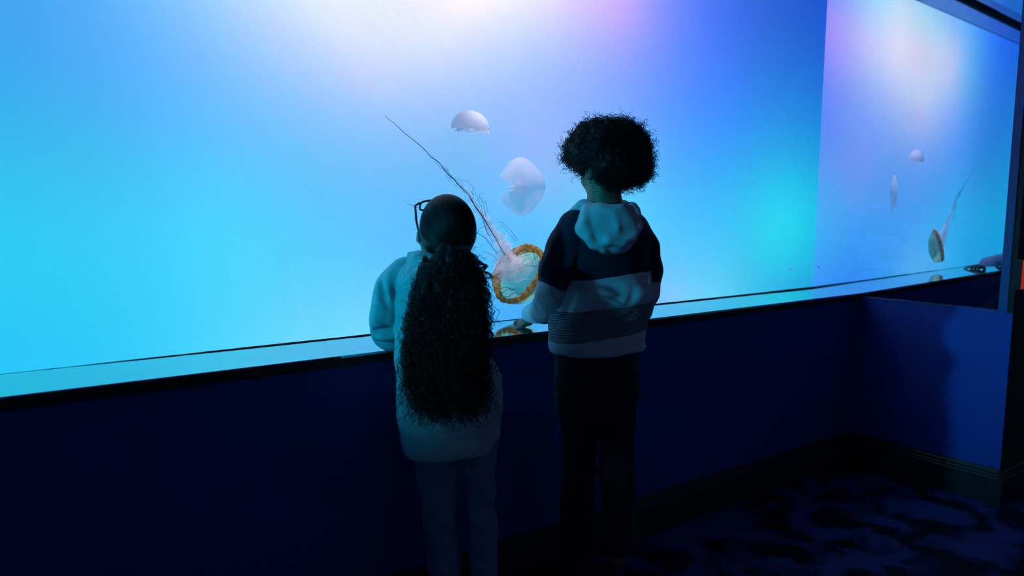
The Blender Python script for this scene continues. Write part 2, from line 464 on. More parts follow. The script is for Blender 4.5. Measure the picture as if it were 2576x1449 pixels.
class Field:
    """A grid of signed distances; primitives are blended in, then meshed with surface nets."""
    def __init__(self, lo, hi, h):
        self.lo, self.h = np.array(lo, float), h
        self.n = np.ceil((np.array(hi) - self.lo) / h).astype(int) + 1
        self.d = np.full(tuple(self.n), 0.05, np.float32)
    def box(self, lo, hi):
        i0 = np.clip(np.floor((np.array(lo) - self.lo) / self.h).astype(int), 0, self.n - 1)
        i1 = np.clip(np.ceil((np.array(hi) - self.lo) / self.h).astype(int) + 1, 1, self.n)
        sl = tuple(slice(a, b) for a, b in zip(i0, i1))
        ax = [self.lo[k] + self.h * np.arange(i0[k], i1[k]) for k in range(3)]
        return sl, np.meshgrid(*ax, indexing='ij')
    def mix(self, sl, e, k, cut=False):
        d = self.d[sl]
        if cut:
            e = -e
            if k > 0:
                t = np.clip(0.5 - 0.5 * (e - d) / -k * -1, 0, 1) if False else np.clip(0.5 + 0.5 * (e - d) / k, 0, 1)
                self.d[sl] = d * (1 - t) + e * t + k * t * (1 - t)
            else:
                self.d[sl] = np.maximum(d, e)
        elif k > 0:
            t = np.clip(0.5 + 0.5 * (d - e) / k, 0, 1)
            self.d[sl] = d * (1 - t) + e * t - k * t * (1 - t)
        else:
            self.d[sl] = np.minimum(d, e)
    def cone(self, a, b, ra, rb, k=0.01, cut=False):
        a, b = np.array(a, float), np.array(b, float)
        m = max(ra, rb) + 0.03 + k
        sl, (X, Y, Z) = self.box(np.minimum(a, b) - m, np.maximum(a, b) + m)
        if X.size == 0:
            return
        v = b - a
        L = max(v @ v, 1e-9)
        t = np.clip(((X - a[0]) * v[0] + (Y - a[1]) * v[1] + (Z - a[2]) * v[2]) / L, 0, 1)
        e = np.sqrt((X - a[0] - t * v[0]) ** 2 + (Y - a[1] - t * v[1]) ** 2 + (Z - a[2] - t * v[2]) ** 2) - (ra + (rb - ra) * t)
        self.mix(sl, e, k, cut)
    def tube(self, pts, k=0.01, cut=False):
        for p, q in zip(pts[:-1], pts[1:]):
            self.cone(p[:3], q[:3], p[3], q[3], k, cut)
    def ell(self, c, r, axes=None, k=0.01, cut=False):
        """Ellipsoid; axes = 3 unit row vectors, r = radius along each."""
        c, r = np.array(c, float), np.array(r, float)
        m = r.max() + 0.03 + k
        sl, (X, Y, Z) = self.box(c - m, c + m)
        if X.size == 0:
            return
        ax = np.eye(3) if axes is None else np.array(axes, float)
        q = [((X - c[0]) * a[0] + (Y - c[1]) * a[1] + (Z - c[2]) * a[2]) for a in ax]
        k0 = np.sqrt(sum((u / s) ** 2 for u, s in zip(q, r)))
        k1 = np.sqrt(sum((u / (s * s)) ** 2 for u, s in zip(q, r)))
        e = k0 * (k0 - 1) / np.maximum(k1, 1e-6)
        self.mix(sl, e, k, cut)
    def loft(self, rows, theta=0.0, q=0.75, k=0.015, grow=0.0, power=2.0):
        """Stack of horizontal ovals. rows: (z, a, d, half_width_seen[, q])."""
        R = np.array([tuple(r[:4]) + ((r[4],) if len(r) > 4 else (q,)) for r in rows])
        zz = np.linspace(R[0, 0], R[-1, 0], 160)
        col = [np.interp(zz, R[:, 0], R[:, i]) for i in range(5)]
        ker = np.hanning(13); ker /= ker.sum()
        col = [np.convolve(np.pad(c, 6, 'edge'), ker, 'valid') for c in col]
        m = R[:, 3].max() / 0.7 + 0.05
        lo = (R[:, 1].min() - m, R[:, 2].min() - m, R[0, 0] - 0.03)
        hi = (R[:, 1].max() + m, R[:, 2].max() + m, R[-1, 0] + 0.03)
        sl, (X, Y, Z) = self.box(lo, hi)
        z1 = np.clip(Z[0, 0, :], R[0, 0], R[-1, 0])
        A, D, W, Q = [np.interp(z1, zz, c)[None, None, :] for c in col[1:]]
        ct, st = math.cos(theta), math.sin(theta)
        rx = W / np.sqrt(ct * ct + Q * Q * st * st) + grow
        ry = rx * Q
        u = (X - A) * ct + (Y - D) * st
        v = -(X - A) * st + (Y - D) * ct
        s = (np.abs(u / rx) ** power + np.abs(v / ry) ** power) ** (1.0 / power)
        g = np.sqrt((u / rx ** 2) ** 2 + (v / ry ** 2) ** 2) / np.maximum(np.sqrt((u / rx) ** 2 + (v / ry) ** 2), 1e-6)
        e = (s - 1) / np.maximum(g, 1e-6)
        over = np.maximum(R[0, 0] - Z, Z - R[-1, 0])
        rr = 0.008
        e = np.maximum(e, over)
        self.mix(sl, e.astype(np.float32), k)
    def wrinkle(self, fn, band=0.03):
        """Push the surface in and out by fn(points) metres near the surface."""
        idx = np.argwhere(np.abs(self.d) < band)
        P = self.lo + idx * self.h
        self.d[idx[:, 0], idx[:, 1], idx[:, 2]] -= fn(P).astype(np.float32)
    def soften(self, n=1):
        for _ in range(n):
            d = self.d
            for ax in range(3):
                e = np.moveaxis(d, ax, 0)
                f = e.copy()
                f[1:-1] = 0.25 * e[:-2] + 0.5 * e[1:-1] + 0.25 * e[2:]
                d = np.moveaxis(f, 0, ax)
            self.d = np.ascontiguousarray(d)
    def mesh(self):
        d = self.d
        d[0], d[-1] = 0.05, 0.05
        d[:, 0], d[:, -1] = 0.05, 0.05
        d[:, :, 0], d[:, :, -1] = 0.05, 0.05
        ins = d < 0
        c = ins[:-1, :-1, :-1].astype(np.int8)
        for o in ((1, 0, 0), (0, 1, 0), (0, 0, 1), (1, 1, 0), (1, 0, 1), (0, 1, 1), (1, 1, 1)):
            c = c + ins[o[0]:ins.shape[0] - 1 + o[0], o[1]:ins.shape[1] - 1 + o[1], o[2]:ins.shape[2] - 1 + o[2]]
        act = np.argwhere((c > 0) & (c < 8))
        ids = np.full(c.shape, -1, np.int64)
        ids[tuple(act.T)] = np.arange(len(act))
        corners = [(i, j, k) for i in (0, 1) for j in (0, 1) for k in (0, 1)]
        val = {o: d[act[:, 0] + o[0], act[:, 1] + o[1], act[:, 2] + o[2]] for o in corners}
        acc = np.zeros((len(act), 3)); cnt = np.zeros(len(act))
        for o in corners:
            for ax in range(3):
                if o[ax] == 0:
                    p = list(o); p[ax] = 1; p = tuple(p)
                    v0, v1 = val[o], val[p]
                    x = (v0 < 0) != (v1 < 0)
                    t = np.where(x, v0 / np.where(x, v0 - v1, 1), 0)
                    q = np.zeros((len(act), 3)); q[:] = o
                    q[:, ax] = t
                    acc[x] += q[x]; cnt[x] += 1
        V = self.lo + (act + acc / cnt[:, None]) * self.h
        F = []
        for ax in range(3):
            a0 = [slice(None)] * 3; a1 = [slice(None)] * 3
            a0[ax] = slice(None, -1); a1[ax] = slice(1, None)
            s0, s1 = ins[tuple(a0)], ins[tuple(a1)]
            e = np.argwhere(s0 != s1)
            b, cx = [(1, 2), (2, 0), (0, 1)][ax]
            ok = (e[:, b] > 0) & (e[:, cx] > 0)
            e = e[ok]
            flip = ~s0[tuple(e.T)]
            def cell(db, dc):
                g = e.copy(); g[:, b] -= db; g[:, cx] -= dc
                return ids[tuple(g.T)]
            qd = np.stack([cell(1, 1), cell(0, 1), cell(0, 0), cell(1, 0)], 1)
            qd[flip] = qd[flip][:, ::-1]
            F.append(qd)
        F = np.concatenate(F)
        F = F[(F >= 0).all(1)]
        return V, F

def fast_mesh(name, V, F, smooth=True):
    V = np.asarray(V, np.float32); F = np.asarray(F, np.int32)
    me = bpy.data.meshes.new(name)
    me.vertices.add(len(V)); me.vertices.foreach_set('co', V.ravel())
    k = F.shape[1]
    me.loops.add(F.size); me.loops.foreach_set('vertex_index', F.ravel())
    me.polygons.add(len(F))
    me.polygons.foreach_set('loop_start', np.arange(0, F.size, k, dtype=np.int32))
    me.polygons.foreach_set('loop_total', np.full(len(F), k, np.int32))
    me.polygons.foreach_set('use_smooth', np.full(len(F), smooth))
    me.update(calc_edges=True)
    me.validate()
    return me

def relax(V, F, n=2, lam=0.5):
    e = np.concatenate([F[:, [0, 1]], F[:, [1, 2]], F[:, [2, 3]], F[:, [3, 0]]])
    e = np.concatenate([e, e[:, ::-1]])
    cnt = np.bincount(e[:, 0], minlength=len(V)).astype(float)[:, None]
    for _ in range(n):
        s = np.stack([np.bincount(e[:, 0], weights=V[e[:, 1], i], minlength=len(V)) for i in range(3)], 1)
        V = V + lam * (s / np.maximum(cnt, 1) - V)
    return V

def vert_normals(V, F):
    a = V[F[:, 2]] - V[F[:, 0]]; b_ = V[F[:, 3]] - V[F[:, 1]]
    fn = np.cross(a, b_)
    N = np.zeros_like(V)
    for i in range(4):
        for k in range(3):
            N[:, k] += np.bincount(F[:, i], weights=fn[:, k], minlength=len(V))
    return N / np.maximum(np.linalg.norm(N, axis=1, keepdims=True), 1e-9)

def strands(paths, radius, taper=0.35, sides=3):
    """Tubes along many polylines at once. paths: (S, N, 3)."""
    S, N, _ = paths.shape
    T = np.gradient(paths, axis=1)
    T /= np.maximum(np.linalg.norm(T, axis=2, keepdims=True), 1e-9)
    ref = np.where(np.abs(T[..., 2:3]) > 0.9, np.array([1.0, 0, 0]), np.array([0, 0, 1.0]))
    A = np.cross(T, ref); A /= np.maximum(np.linalg.norm(A, axis=2, keepdims=True), 1e-9)
    B = np.cross(T, A)
    rad = radius * np.linspace(1, taper, N)[None, :, None]
    ring = [paths + rad * (A * math.cos(2 * math.pi * k / sides) + B * math.sin(2 * math.pi * k / sides)) for k in range(sides)]
    V = np.stack(ring, 2).reshape(-1, 3)
    base = (np.arange(S)[:, None] * N + np.arange(N - 1)[None, :]).ravel() * sides
    F = np.concatenate([np.stack([base + k, base + (k + 1) % sides, base + sides + (k + 1) % sides, base + sides + k], 1) for k in range(sides)])
    return V, F

def unit(v):
    v = np.array(v, float)
    return v / np.linalg.norm(v)

def kid_root(name, x, y):
    """Empty at the feet; local x = across, y = away from the photographer, z = up."""
    return empty(name, (x, y, 0.0), -math.atan2(x, y))

# ------------------------------------------------------------------ clothing and skin
def cloth(name, col, rough=0.9, var=0.12, weave=900.0, sheen=0.15):
    return pbr(name, col, rough=rough, var=var, scale=30, bump=0.25, bscale=weave, spec=0.2, sheen=sheen)

M['skin'] = pbr('brown_skin', (0.26, 0.14, 0.085), rough=0.5, var=0.08, scale=25, bump=0.08, bscale=300)
M['hair'] = pbr('dark_hair', (0.010, 0.0085, 0.0085), rough=0.5, var=0.3, scale=80, spec=0.32)
M['eye'] = pbr('eye_white', (0.75, 0.74, 0.72), rough=0.2, var=0.02)
M['iris'] = pbr('dark_iris', (0.03, 0.02, 0.015), rough=0.15, var=0.1)
M['denim'] = cloth('dark_jeans', (0.022, 0.024, 0.032), weave=700)
M['teal_cloth'] = cloth('grey_teal_sweatshirt', (0.44, 0.60, 0.62))
M['pants'] = cloth('grey_blue_sweatpants', (0.20, 0.27, 0.44))
M['navy'] = cloth('dark_navy_sweatshirt', (0.016, 0.020, 0.036))
M['pale'] = cloth('pale_grey_sweatshirt', (0.34, 0.38, 0.41))
M['frame_black'] = pbr('black_glasses_plastic', (0.01, 0.01, 0.012), rough=0.25, var=0.1)
M['shoe'] = pbr('dark_shoe', (0.03, 0.03, 0.04), rough=0.6, var=0.2)
M['shoe_sole'] = pbr('pale_sole', (0.16, 0.16, 0.19), rough=0.6, var=0.1)

def banded(name, levels, tilt=(0.0, 0.0), rib=None):
    """Cloth dyed in bands by height on the garment. levels: [(z_top, colour)] from the hem up; rib = (z0, z1, pitch, colour)."""
    m, nt, out = new_mat(name)
    b = nd(nt, 'ShaderNodeBsdfPrincipled')
    b.inputs['Roughness'].default_value = 0.9
    b.inputs['Specular IOR Level'].default_value = 0.2
    b.inputs['Sheen Weight'].default_value = 0.12
    tc = nd(nt, 'ShaderNodeTexCoord')
    dot = nd(nt, 'ShaderNodeVectorMath', operation='DOT_PRODUCT')
    dot.inputs[1].default_value = (tilt[0], tilt[1], 1.0)
    nt.links.new(tc.outputs['Object'], dot.inputs[0])
    no = nd(nt, 'ShaderNodeTexNoise')
    no.inputs['Scale'].default_value = 9.0
    nt.links.new(tc.outputs['Object'], no.inputs['Vector'])
    wob = nd(nt, 'ShaderNodeMath', operation='MULTIPLY_ADD')
    wob.inputs[1].default_value = 0.016
    nt.links.new(no.outputs['Fac'], wob.inputs[0])
    nt.links.new(dot.outputs['Value'], wob.inputs[2])
    height = wob.outputs[0]
    cur = None
    for i, (zt, col) in enumerate(levels):
        rgb = nd(nt, 'ShaderNodeRGB')
        rgb.outputs[0].default_value = tuple(col) + (1,)
        if cur is None:
            cur = rgb.outputs[0]
        else:
            gt = nd(nt, 'ShaderNodeMath', operation='GREATER_THAN')
            gt.inputs[1].default_value = levels[i - 1][0]
            nt.links.new(height, gt.inputs[0])
            mx = nd(nt, 'ShaderNodeMixRGB')
            nt.links.new(gt.outputs[0], mx.inputs[0])
            nt.links.new(cur, mx.inputs[1])
            nt.links.new(rgb.outputs[0], mx.inputs[2])
            cur = mx.outputs[0]
    n2 = nd(nt, 'ShaderNodeTexNoise')
    n2.inputs['Scale'].default_value = 800.0
    nt.links.new(tc.outputs['Object'], n2.inputs['Vector'])
    bump_h = n2.outputs['Fac']
    if rib:
        z0, z1, pitch, col = rib
        sc_ = nd(nt, 'ShaderNodeMath', operation='MULTIPLY')
        sc_.inputs[1].default_value = 2 * math.pi / pitch
        nt.links.new(height, sc_.inputs[0])
        sn = nd(nt, 'ShaderNodeMath', operation='SINE')
        nt.links.new(sc_.outputs[0], sn.inputs[0])
        up = nd(nt, 'ShaderNodeMath', operation='GREATER_THAN'); up.inputs[1].default_value = z0
        dn = nd(nt, 'ShaderNodeMath', operation='LESS_THAN'); dn.inputs[1].default_value = z1
        nt.links.new(height, up.inputs[0]); nt.links.new(height, dn.inputs[0])
        inb = nd(nt, 'ShaderNodeMath', operation='MULTIPLY')
        nt.links.new(up.outputs[0], inb.inputs[0]); nt.links.new(dn.outputs[0], inb.inputs[1])
        st = nd(nt, 'ShaderNodeMath', operation='GREATER_THAN'); st.inputs[1].default_value = 0.0
        nt.links.new(sn.outputs[0], st.inputs[0])
        fac = nd(nt, 'ShaderNodeMath', operation='MULTIPLY')
        nt.links.new(st.outputs[0], fac.inputs[0]); nt.links.new(inb.outputs[0], fac.inputs[1])
        mx = nd(nt, 'ShaderNodeMixRGB')
        mx.inputs[2].default_value = tuple(col) + (1,)
        nt.links.new(fac.outputs[0], mx.inputs[0])
        nt.links.new(cur, mx.inputs[1])
        cur = mx.outputs[0]
        hb = nd(nt, 'ShaderNodeMath', operation='MULTIPLY_ADD')
        hm = nd(nt, 'ShaderNodeMath', operation='MULTIPLY')
        nt.links.new(sn.outputs[0], hm.inputs[0]); nt.links.new(inb.outputs[0], hm.inputs[1])
        hb.inputs[1].default_value = 0.15
        nt.links.new(n2.outputs['Fac'], hb.inputs[0])
        nt.links.new(hm.outputs[0], hb.inputs[2])
        bump_h = hb.outputs[0]
    bp = nd(nt, 'ShaderNodeBump')
    bp.inputs['Strength'].default_value = 0.4
    bp.inputs['Distance'].default_value = 0.003
    nt.links.new(bump_h, bp.inputs['Height'])
    nt.links.new(bp.outputs['Normal'], b.inputs['Normal'])
    nt.links.new(cur, b.inputs['Base Color'])
    nt.links.new(b.outputs['BSDF'], out.inputs['Surface'])
    return m

def from_field(name, fld, mat, parent, smooth_n=2):
    V, F = fld.mesh()
    V = relax(V, F, smooth_n)
    o = link(name, fast_mesh(name, V, F), mat, parent)
    return o, V, F

def head_shape(f, c, fwd, up, s=1.0):
    """Skull, jaw, brow, nose, lips, ears and eye sockets blended into a field."""
    fwd, up = unit(fwd), np.array(up, float)
    up = unit(up - fwd * (up @ fwd))
    rt = np.cross(fwd, up)
    ax = (rt, fwd, up)
    def at(r, fo, u):
        return np.array(c) + s * (rt * r + fwd * fo + up * u)
    f.ell(at(0, -0.008, 0.020), (0.070 * s, 0.088 * s, 0.080 * s), ax, 0.012)          # cranium
    f.ell(at(0, 0.022, -0.030), (0.058 * s, 0.062 * s, 0.068 * s), ax, 0.02)            # face
    f.ell(at(0, 0.045, -0.078), (0.034 * s, 0.030 * s, 0.022 * s), ax, 0.02)            # chin
    for sx in (-1, 1):
        f.ell(at(sx * 0.034, 0.050, -0.040), (0.024 * s, 0.026 * s, 0.024 * s), ax, 0.015)   # cheeks
        f.ell(at(sx * 0.029, 0.086, -0.004), (0.016 * s, 0.010 * s, 0.010 * s), ax, 0.008, cut=True)   # sockets
        f.ell(at(sx * 0.030, 0.078, 0.012), (0.018 * s, 0.008 * s, 0.005 * s), ax, 0.008)    # brow
        f.ell(at(sx * 0.073, -0.006, -0.014), (0.007 * s, 0.017 * s, 0.027 * s), (unit(rt * 1.0 - fwd * sx * 0.35), unit(fwd + rt * sx * 0.35), up), 0.004)   # ears
        f.ell(at(sx * 0.079, -0.002, -0.012), (0.005 * s, 0.009 * s, 0.015 * s), ax, 0.003, cut=True)
        f.ell(at(sx * 0.074, 0.000, -0.036), (0.006 * s, 0.007 * s, 0.008 * s), ax, 0.004)   # lobes
    f.cone(at(0, 0.080, 0.000), at(0, 0.095, -0.026), 0.006 * s, 0.011 * s, 0.008)     # nose
    for sx in (-1, 1):
        f.ell(at(sx * 0.010, 0.086, -0.030), (0.007 * s, 0.008 * s, 0.006 * s), ax, 0.005)
    f.ell(at(0, 0.080, -0.050), (0.021 * s, 0.008 * s, 0.005 * s), ax, 0.005)          # lips
    f.ell(at(0, 0.078, -0.060), (0.018 * s, 0.009 * s, 0.006 * s), ax, 0.005)
    return at

def eyes(at, parent, fwd, s=1.0):
    for sx in (-1, 1):
        f = Field(at(sx * 0.029, 0.072, -0.004) - 0.016, at(sx * 0.029, 0.072, -0.004) + 0.016, 0.0015)
        f.ell(at(sx * 0.029, 0.070, -0.004), (0.0115 * s,) * 3, None, 0.0)
        e, _, _ = from_field('eye', f, M['eye'], parent)
        g = Field(at(sx * 0.029, 0.082, -0.004) - 0.009, at(sx * 0.029, 0.082, -0.004) + 0.009, 0.0009)
        g.ell(at(sx * 0.029, 0.079, -0.004), (0.0052 * s, 0.0052 * s, 0.0052 * s), None, 0.0)
        from_field('iris', g, M['iris'], e)

def hand(f, wrist, knuckle, spread, up, curls, thumb_side, s=1.0):
    """Palm, four jointed fingers and a thumb. spread runs from little finger to index."""
    w, kn = np.array(wrist), np.array(knuckle)
    spread, up = unit(spread), unit(up)
    fw = unit(kn - w)
    for t in (-0.014, -0.005, 0.005, 0.014):
        f.cone(w + spread * t * 0.7 * s, kn + spread * t * 1.25 * s, 0.0125 * s, 0.0105 * s, 0.006)
    L = (0.046, 0.056, 0.052, 0.046)
    for i, (ln, cu) in enumerate(zip(L, curls)):
        off = (-0.0255 + 0.017 * i) * s
        p = kn + spread * off
        ang = 0.0
        d = unit(fw + spread * (-0.24 + 0.16 * i))
        r = 0.0070 * s
        for frac in (0.45, 0.31, 0.24):
            ang += cu
            dd = d * math.cos(ang) - up * math.sin(ang)
            q = p + dd * ln * frac * s
            f.cone(p, q, r, r * 0.93, 0.002)
            p, r = q, r * 0.92
    p = w + spread * thumb_side * 0.016 * s + fw * 0.012 * s
    d = unit(fw * 0.6 + spread * thumb_side * 0.8 - up * 0.2)
    for ln, r0, r1, tw in ((0.026, 0.0105, 0.009, 0.0), (0.021, 0.009, 0.008, 0.35), (0.016, 0.008, 0.0065, 0.3)):
        d = unit(d + fw * tw)
        q = p + d * ln * s
        f.cone(p, q, r0 * s, r1 * s, 0.004)
        p = q

def shoe(parent, heel, direc, length=0.215, mat=None):
    heel, d = np.array(heel, float), unit((direc[0], direc[1], 0))
    side = np.array([-d[1], d[0], 0])
    up = np.array([0, 0, 1.0])
    c = heel + d * length * 0.5
    f = Field(c - np.array([0.15, 0.15, 0.02]) , c + np.array([0.15, 0.15, 0.13]), 0.004)
    f.ell(heel + d * 0.045 + up * 0.045, (0.046, 0.034, 0.040), (d, side, up), 0.01)
    f.ell(heel + d * 0.150 + up * 0.030, (0.066, 0.040, 0.030), (d, side, up), 0.02)
    f.ell(heel + d * 0.095 + up * 0.045, (0.055, 0.034, 0.036), (d, side, up), 0.02)
    f.cone(heel + d * 0.050 + up * 0.06, heel + d * 0.050 + up * 0.098, 0.034, 0.033, 0.015)
    f.d[:, :, : int(round((0.014 - f.lo[2]) / f.h))] = 0.05
    up_, _, _ = from_field('shoe', f, mat or M['shoe'], parent)
    g = Field(c - np.array([0.16, 0.16, 0.02]), c + np.array([0.16, 0.16, 0.04]), 0.004)
    g.ell(heel + d * 0.048 + up * 0.008, (0.052, 0.040, 0.05), (d, side, up), 0.0)
    g.ell(heel + d * 0.145 + up * 0.008, (0.075, 0.046, 0.05), (d, side, up), 0.02)
    i0, i1 = int(round((0.001 - g.lo[2]) / g.h)), int(round((0.019 - g.lo[2]) / g.h))
    g.d[:, :, :i0] = 0.05
    g.d[:, :, i1:] = 0.05
    from_field('sole', g, M['shoe_sole'], up_)
    return up_

def rot_frame(th):
    """Facing vector for a figure turned th to the left of the line of sight."""
    return np.array([-math.sin(th), math.cos(th), 0.0])

def folds(seed, fz, fa, amp, stretch=(1, 1)):
    def fn(P):
        w = vnoise(P * np.array([3, 3, 3.0]), seed + 50)[:, None] * 0.25
        n1 = vnoise((P + w * 0.1) * np.array([fa, fa, fz]), seed)
        n2 = vnoise((P + w * 0.1) * np.array([fa * 2.1, fa * 2.1, fz * 1.9]), seed + 1)
        return amp * (1 - np.abs(n1) * 2) * 0.7 + amp * 0.35 * n2
    return fn

# ================================================================== the taller child
boy = tag(kid_root('person', 1.417, 1.564), 'taller child with curly afro in a colour-block hooded sweatshirt, one hand on the ledge', 'person', 'children at the tank')
TH = math.radians(36)
# --- sweatshirt body
B_TORSO = [(0.7803, -0.0218, -0.01, 0.1326), (0.811, -0.0251, -0.01, 0.1353), (0.8584, -0.0219, -0.01, 0.1355), (0.8939, -0.0133, -0.01, 0.1374), (0.9404, -0.0073, -0.005, 0.1373), (1.0101, -0.0074, 0.0, 0.136), (1.0798, -0.0073, 0.0, 0.132), (1.1318, -0.0047, 0.0, 0.1213), (1.1628, -0.0038, 0.0, 0.1041), (1.1835, -0.0018, 0.0, 0.0859), (1.2018, -0.0007, 0.0, 0.0621)]
f = Field((-0.24, -0.24, 0.66), (0.24, 0.24, 1.26), 0.005)
f.loft(B_TORSO, TH, 0.70, 0.02, power=2.3)
# the blouse of the back over the tighter rib below it
f.ell([(-0.0003, -0.0558, 0.9437)][0], (0.122, 0.07, 0.05), None, 0.03)
# diagonal drapes pulling from the hood to the side
for pth in ([(-0.1157, -0.0884, 0.8835, 0.0056), (-0.0933, -0.107, 0.9483, 0.0074), (-0.0553, -0.1163, 0.9943, 0.0047)],
            [(-0.138, -0.0837, 0.8367, 0.0056), (-0.0591, -0.1116, 0.8717, 0.0056), (0.0388, -0.1023, 0.9004, 0.0047)],
            [(-0.0813, -0.093, 0.8285, 0.0047), (0.0068, -0.107, 0.8614, 0.0056), (0.0834, -0.0791, 0.8867, 0.0047)],
            [(-0.0595, -0.1116, 0.8995, 0.0065), (0.0381, -0.1116, 0.9261, 0.0084), (0.1057, -0.0651, 0.8963, 0.0056)],
            [(0.1216, -0.0279, 1.0051, 0.0047), (0.1142, -0.0465, 0.9504, 0.0065), (0.0891, -0.0651, 0.9016, 0.0047)]):
    f.tube(pth, 0.016)
for pth in ([(-0.0796, -0.1348, 0.9958, 0.0056), (-0.1008, -0.1302, 0.94, 0.0093), (-0.1098, -0.1163, 0.8902, 0.0056)],
            [(-0.0857, -0.1348, 0.8848, 0.0056), (0.0005, -0.1442, 0.9101, 0.0074), (0.087, -0.107, 0.9176, 0.0056)],
            [(-0.1133, -0.1209, 0.8417, 0.0047), (-0.0256, -0.1376, 0.858, 0.0065), (0.0658, -0.1163, 0.8854, 0.0047)],
            [(-0.0274, -0.1488, 0.9819, 0.0047), (-0.048, -0.1535, 0.9387, 0.0065), (-0.0802, -0.1442, 0.9094, 0.0047)],
            [(0.0803, -0.0977, 0.9946, 0.0047), (0.072, -0.1163, 0.9472, 0.0074), (0.0541, -0.1256, 0.9207, 0.0047)],
            [(-0.0941, -0.1209, 1.0653, 0.0056), (-0.0819, -0.1348, 1.0121, 0.0065), (-0.0684, -0.1395, 0.9801, 0.0037)]):
    f.tube(pth, 0.018, cut=True)
f.wrinkle(folds(3, 12, 8, 0.006))
f.wrinkle(folds(8, 34, 16, 0.0012))
# hem cuff: a slight step in
z_hem = B_TORSO[0][0] + 0.035
f.wrinkle(lambda P: np.where(np.abs(P[:, 2] + 0.10 * P[:, 0] - z_hem) < 0.004, -0.0025, 0.0))
f.soften(1)
hood_top = M['navy']
zb = {k: v for k, v in zip(('hem', 'rib', 'pale'), (0.8366, 0.9250, 1.0098))}
NAVY, PALE, RIBD = (0.02, 0.026, 0.05), (0.60, 0.68, 0.72), (0.09, 0.11, 0.14)
M['boy_body'] = banded('colour_block_sweatshirt', [(zb['hem'], PALE), (zb['rib'], (0.36, 0.42, 0.46)), (zb['pale'], PALE), (2.0, NAVY)], tilt=(-0.10, 0.0), rib=(zb['hem'], zb['rib'], 0.0047, RIBD))
sweat, _, _ = from_field('sweatshirt', f, M['boy_body'], boy)

# --- sleeves
f = Field((-0.34, -0.22, 0.74), (-0.02, 0.30, 1.20), 0.0045)
LS = [(-0.0886, -0.0698, 1.1376, 0.0484), (-0.1129, -0.0791, 1.0789, 0.0521), (-0.1339, -0.0884, 1.0181, 0.0502), (-0.1445, -0.0558, 0.9489, 0.0502), (-0.1647, 0.0186, 0.9075, 0.0465), (-0.1891, 0.0837, 0.8797, 0.0381), (-0.2179, 0.155, 0.8624, 0.0307), (-0.2391, 0.188, 0.8532, 0.0242), (-0.2496, 0.202, 0.847, 0.0195)]
f.tube(LS, 0.02)
for pth in ([(-0.1384, -0.1163, 1.1082, 0.0037), (-0.1612, -0.1256, 1.0429, 0.0065), (-0.1789, -0.1209, 1.0093, 0.0037)],
            [(-0.0939, -0.1256, 1.0656, 0.0037), (-0.1086, -0.1395, 1.0012, 0.0065), (-0.1161, -0.1348, 0.9623, 0.0037)],
            [(-0.1841, -0.0837, 0.9549, 0.0056), (-0.1982, -0.0279, 0.9189, 0.0074), (-0.2084, 0.0558, 0.8772, 0.0047)],
            [(-0.1321, -0.1023, 0.9302, 0.0047), (-0.1591, -0.0372, 0.892, 0.0065), (-0.1893, 0.0465, 0.8608, 0.0047)]):
    f.tube(pth, 0.018)
f.wrinkle(folds(21, 12, 18, 0.004))
f.soften(1)
M['boy_sleeve'] = banded('colour_block_sleeve', [(0.8767, PALE), (2.0, NAVY)], tilt=(0.52, 0.25))
from_field('sleeve', f, M['boy_sleeve'], sweat)
f = Field((-0.02, -0.10, 0.72), (0.26, 0.36, 1.22), 0.0045)
RS = [(0.0715, 0.0558, 1.1314, 0.0512), (0.1, 0.0465, 1.0738, 0.0484), (0.1105, 0.0418, 1.0101, 0.0465), (0.1065, 0.0465, 0.9448, 0.0446), (0.0937, 0.0744, 0.8933, 0.0409)]
f.tube(RS + [(0.07, 0.10, 0.86, 0.034), (0.03, 0.105, 0.86, 0.028)], 0.02)
f.wrinkle(folds(33, 12, 18, 0.0035))
f.soften(1)
M['boy_sleeve_r'] = banded('colour_block_sleeve_far', [(0.9855, PALE), (2.0, NAVY)], tilt=(0.0, 0.0))
from_field('sleeve', f, M['boy_sleeve_r'], sweat)

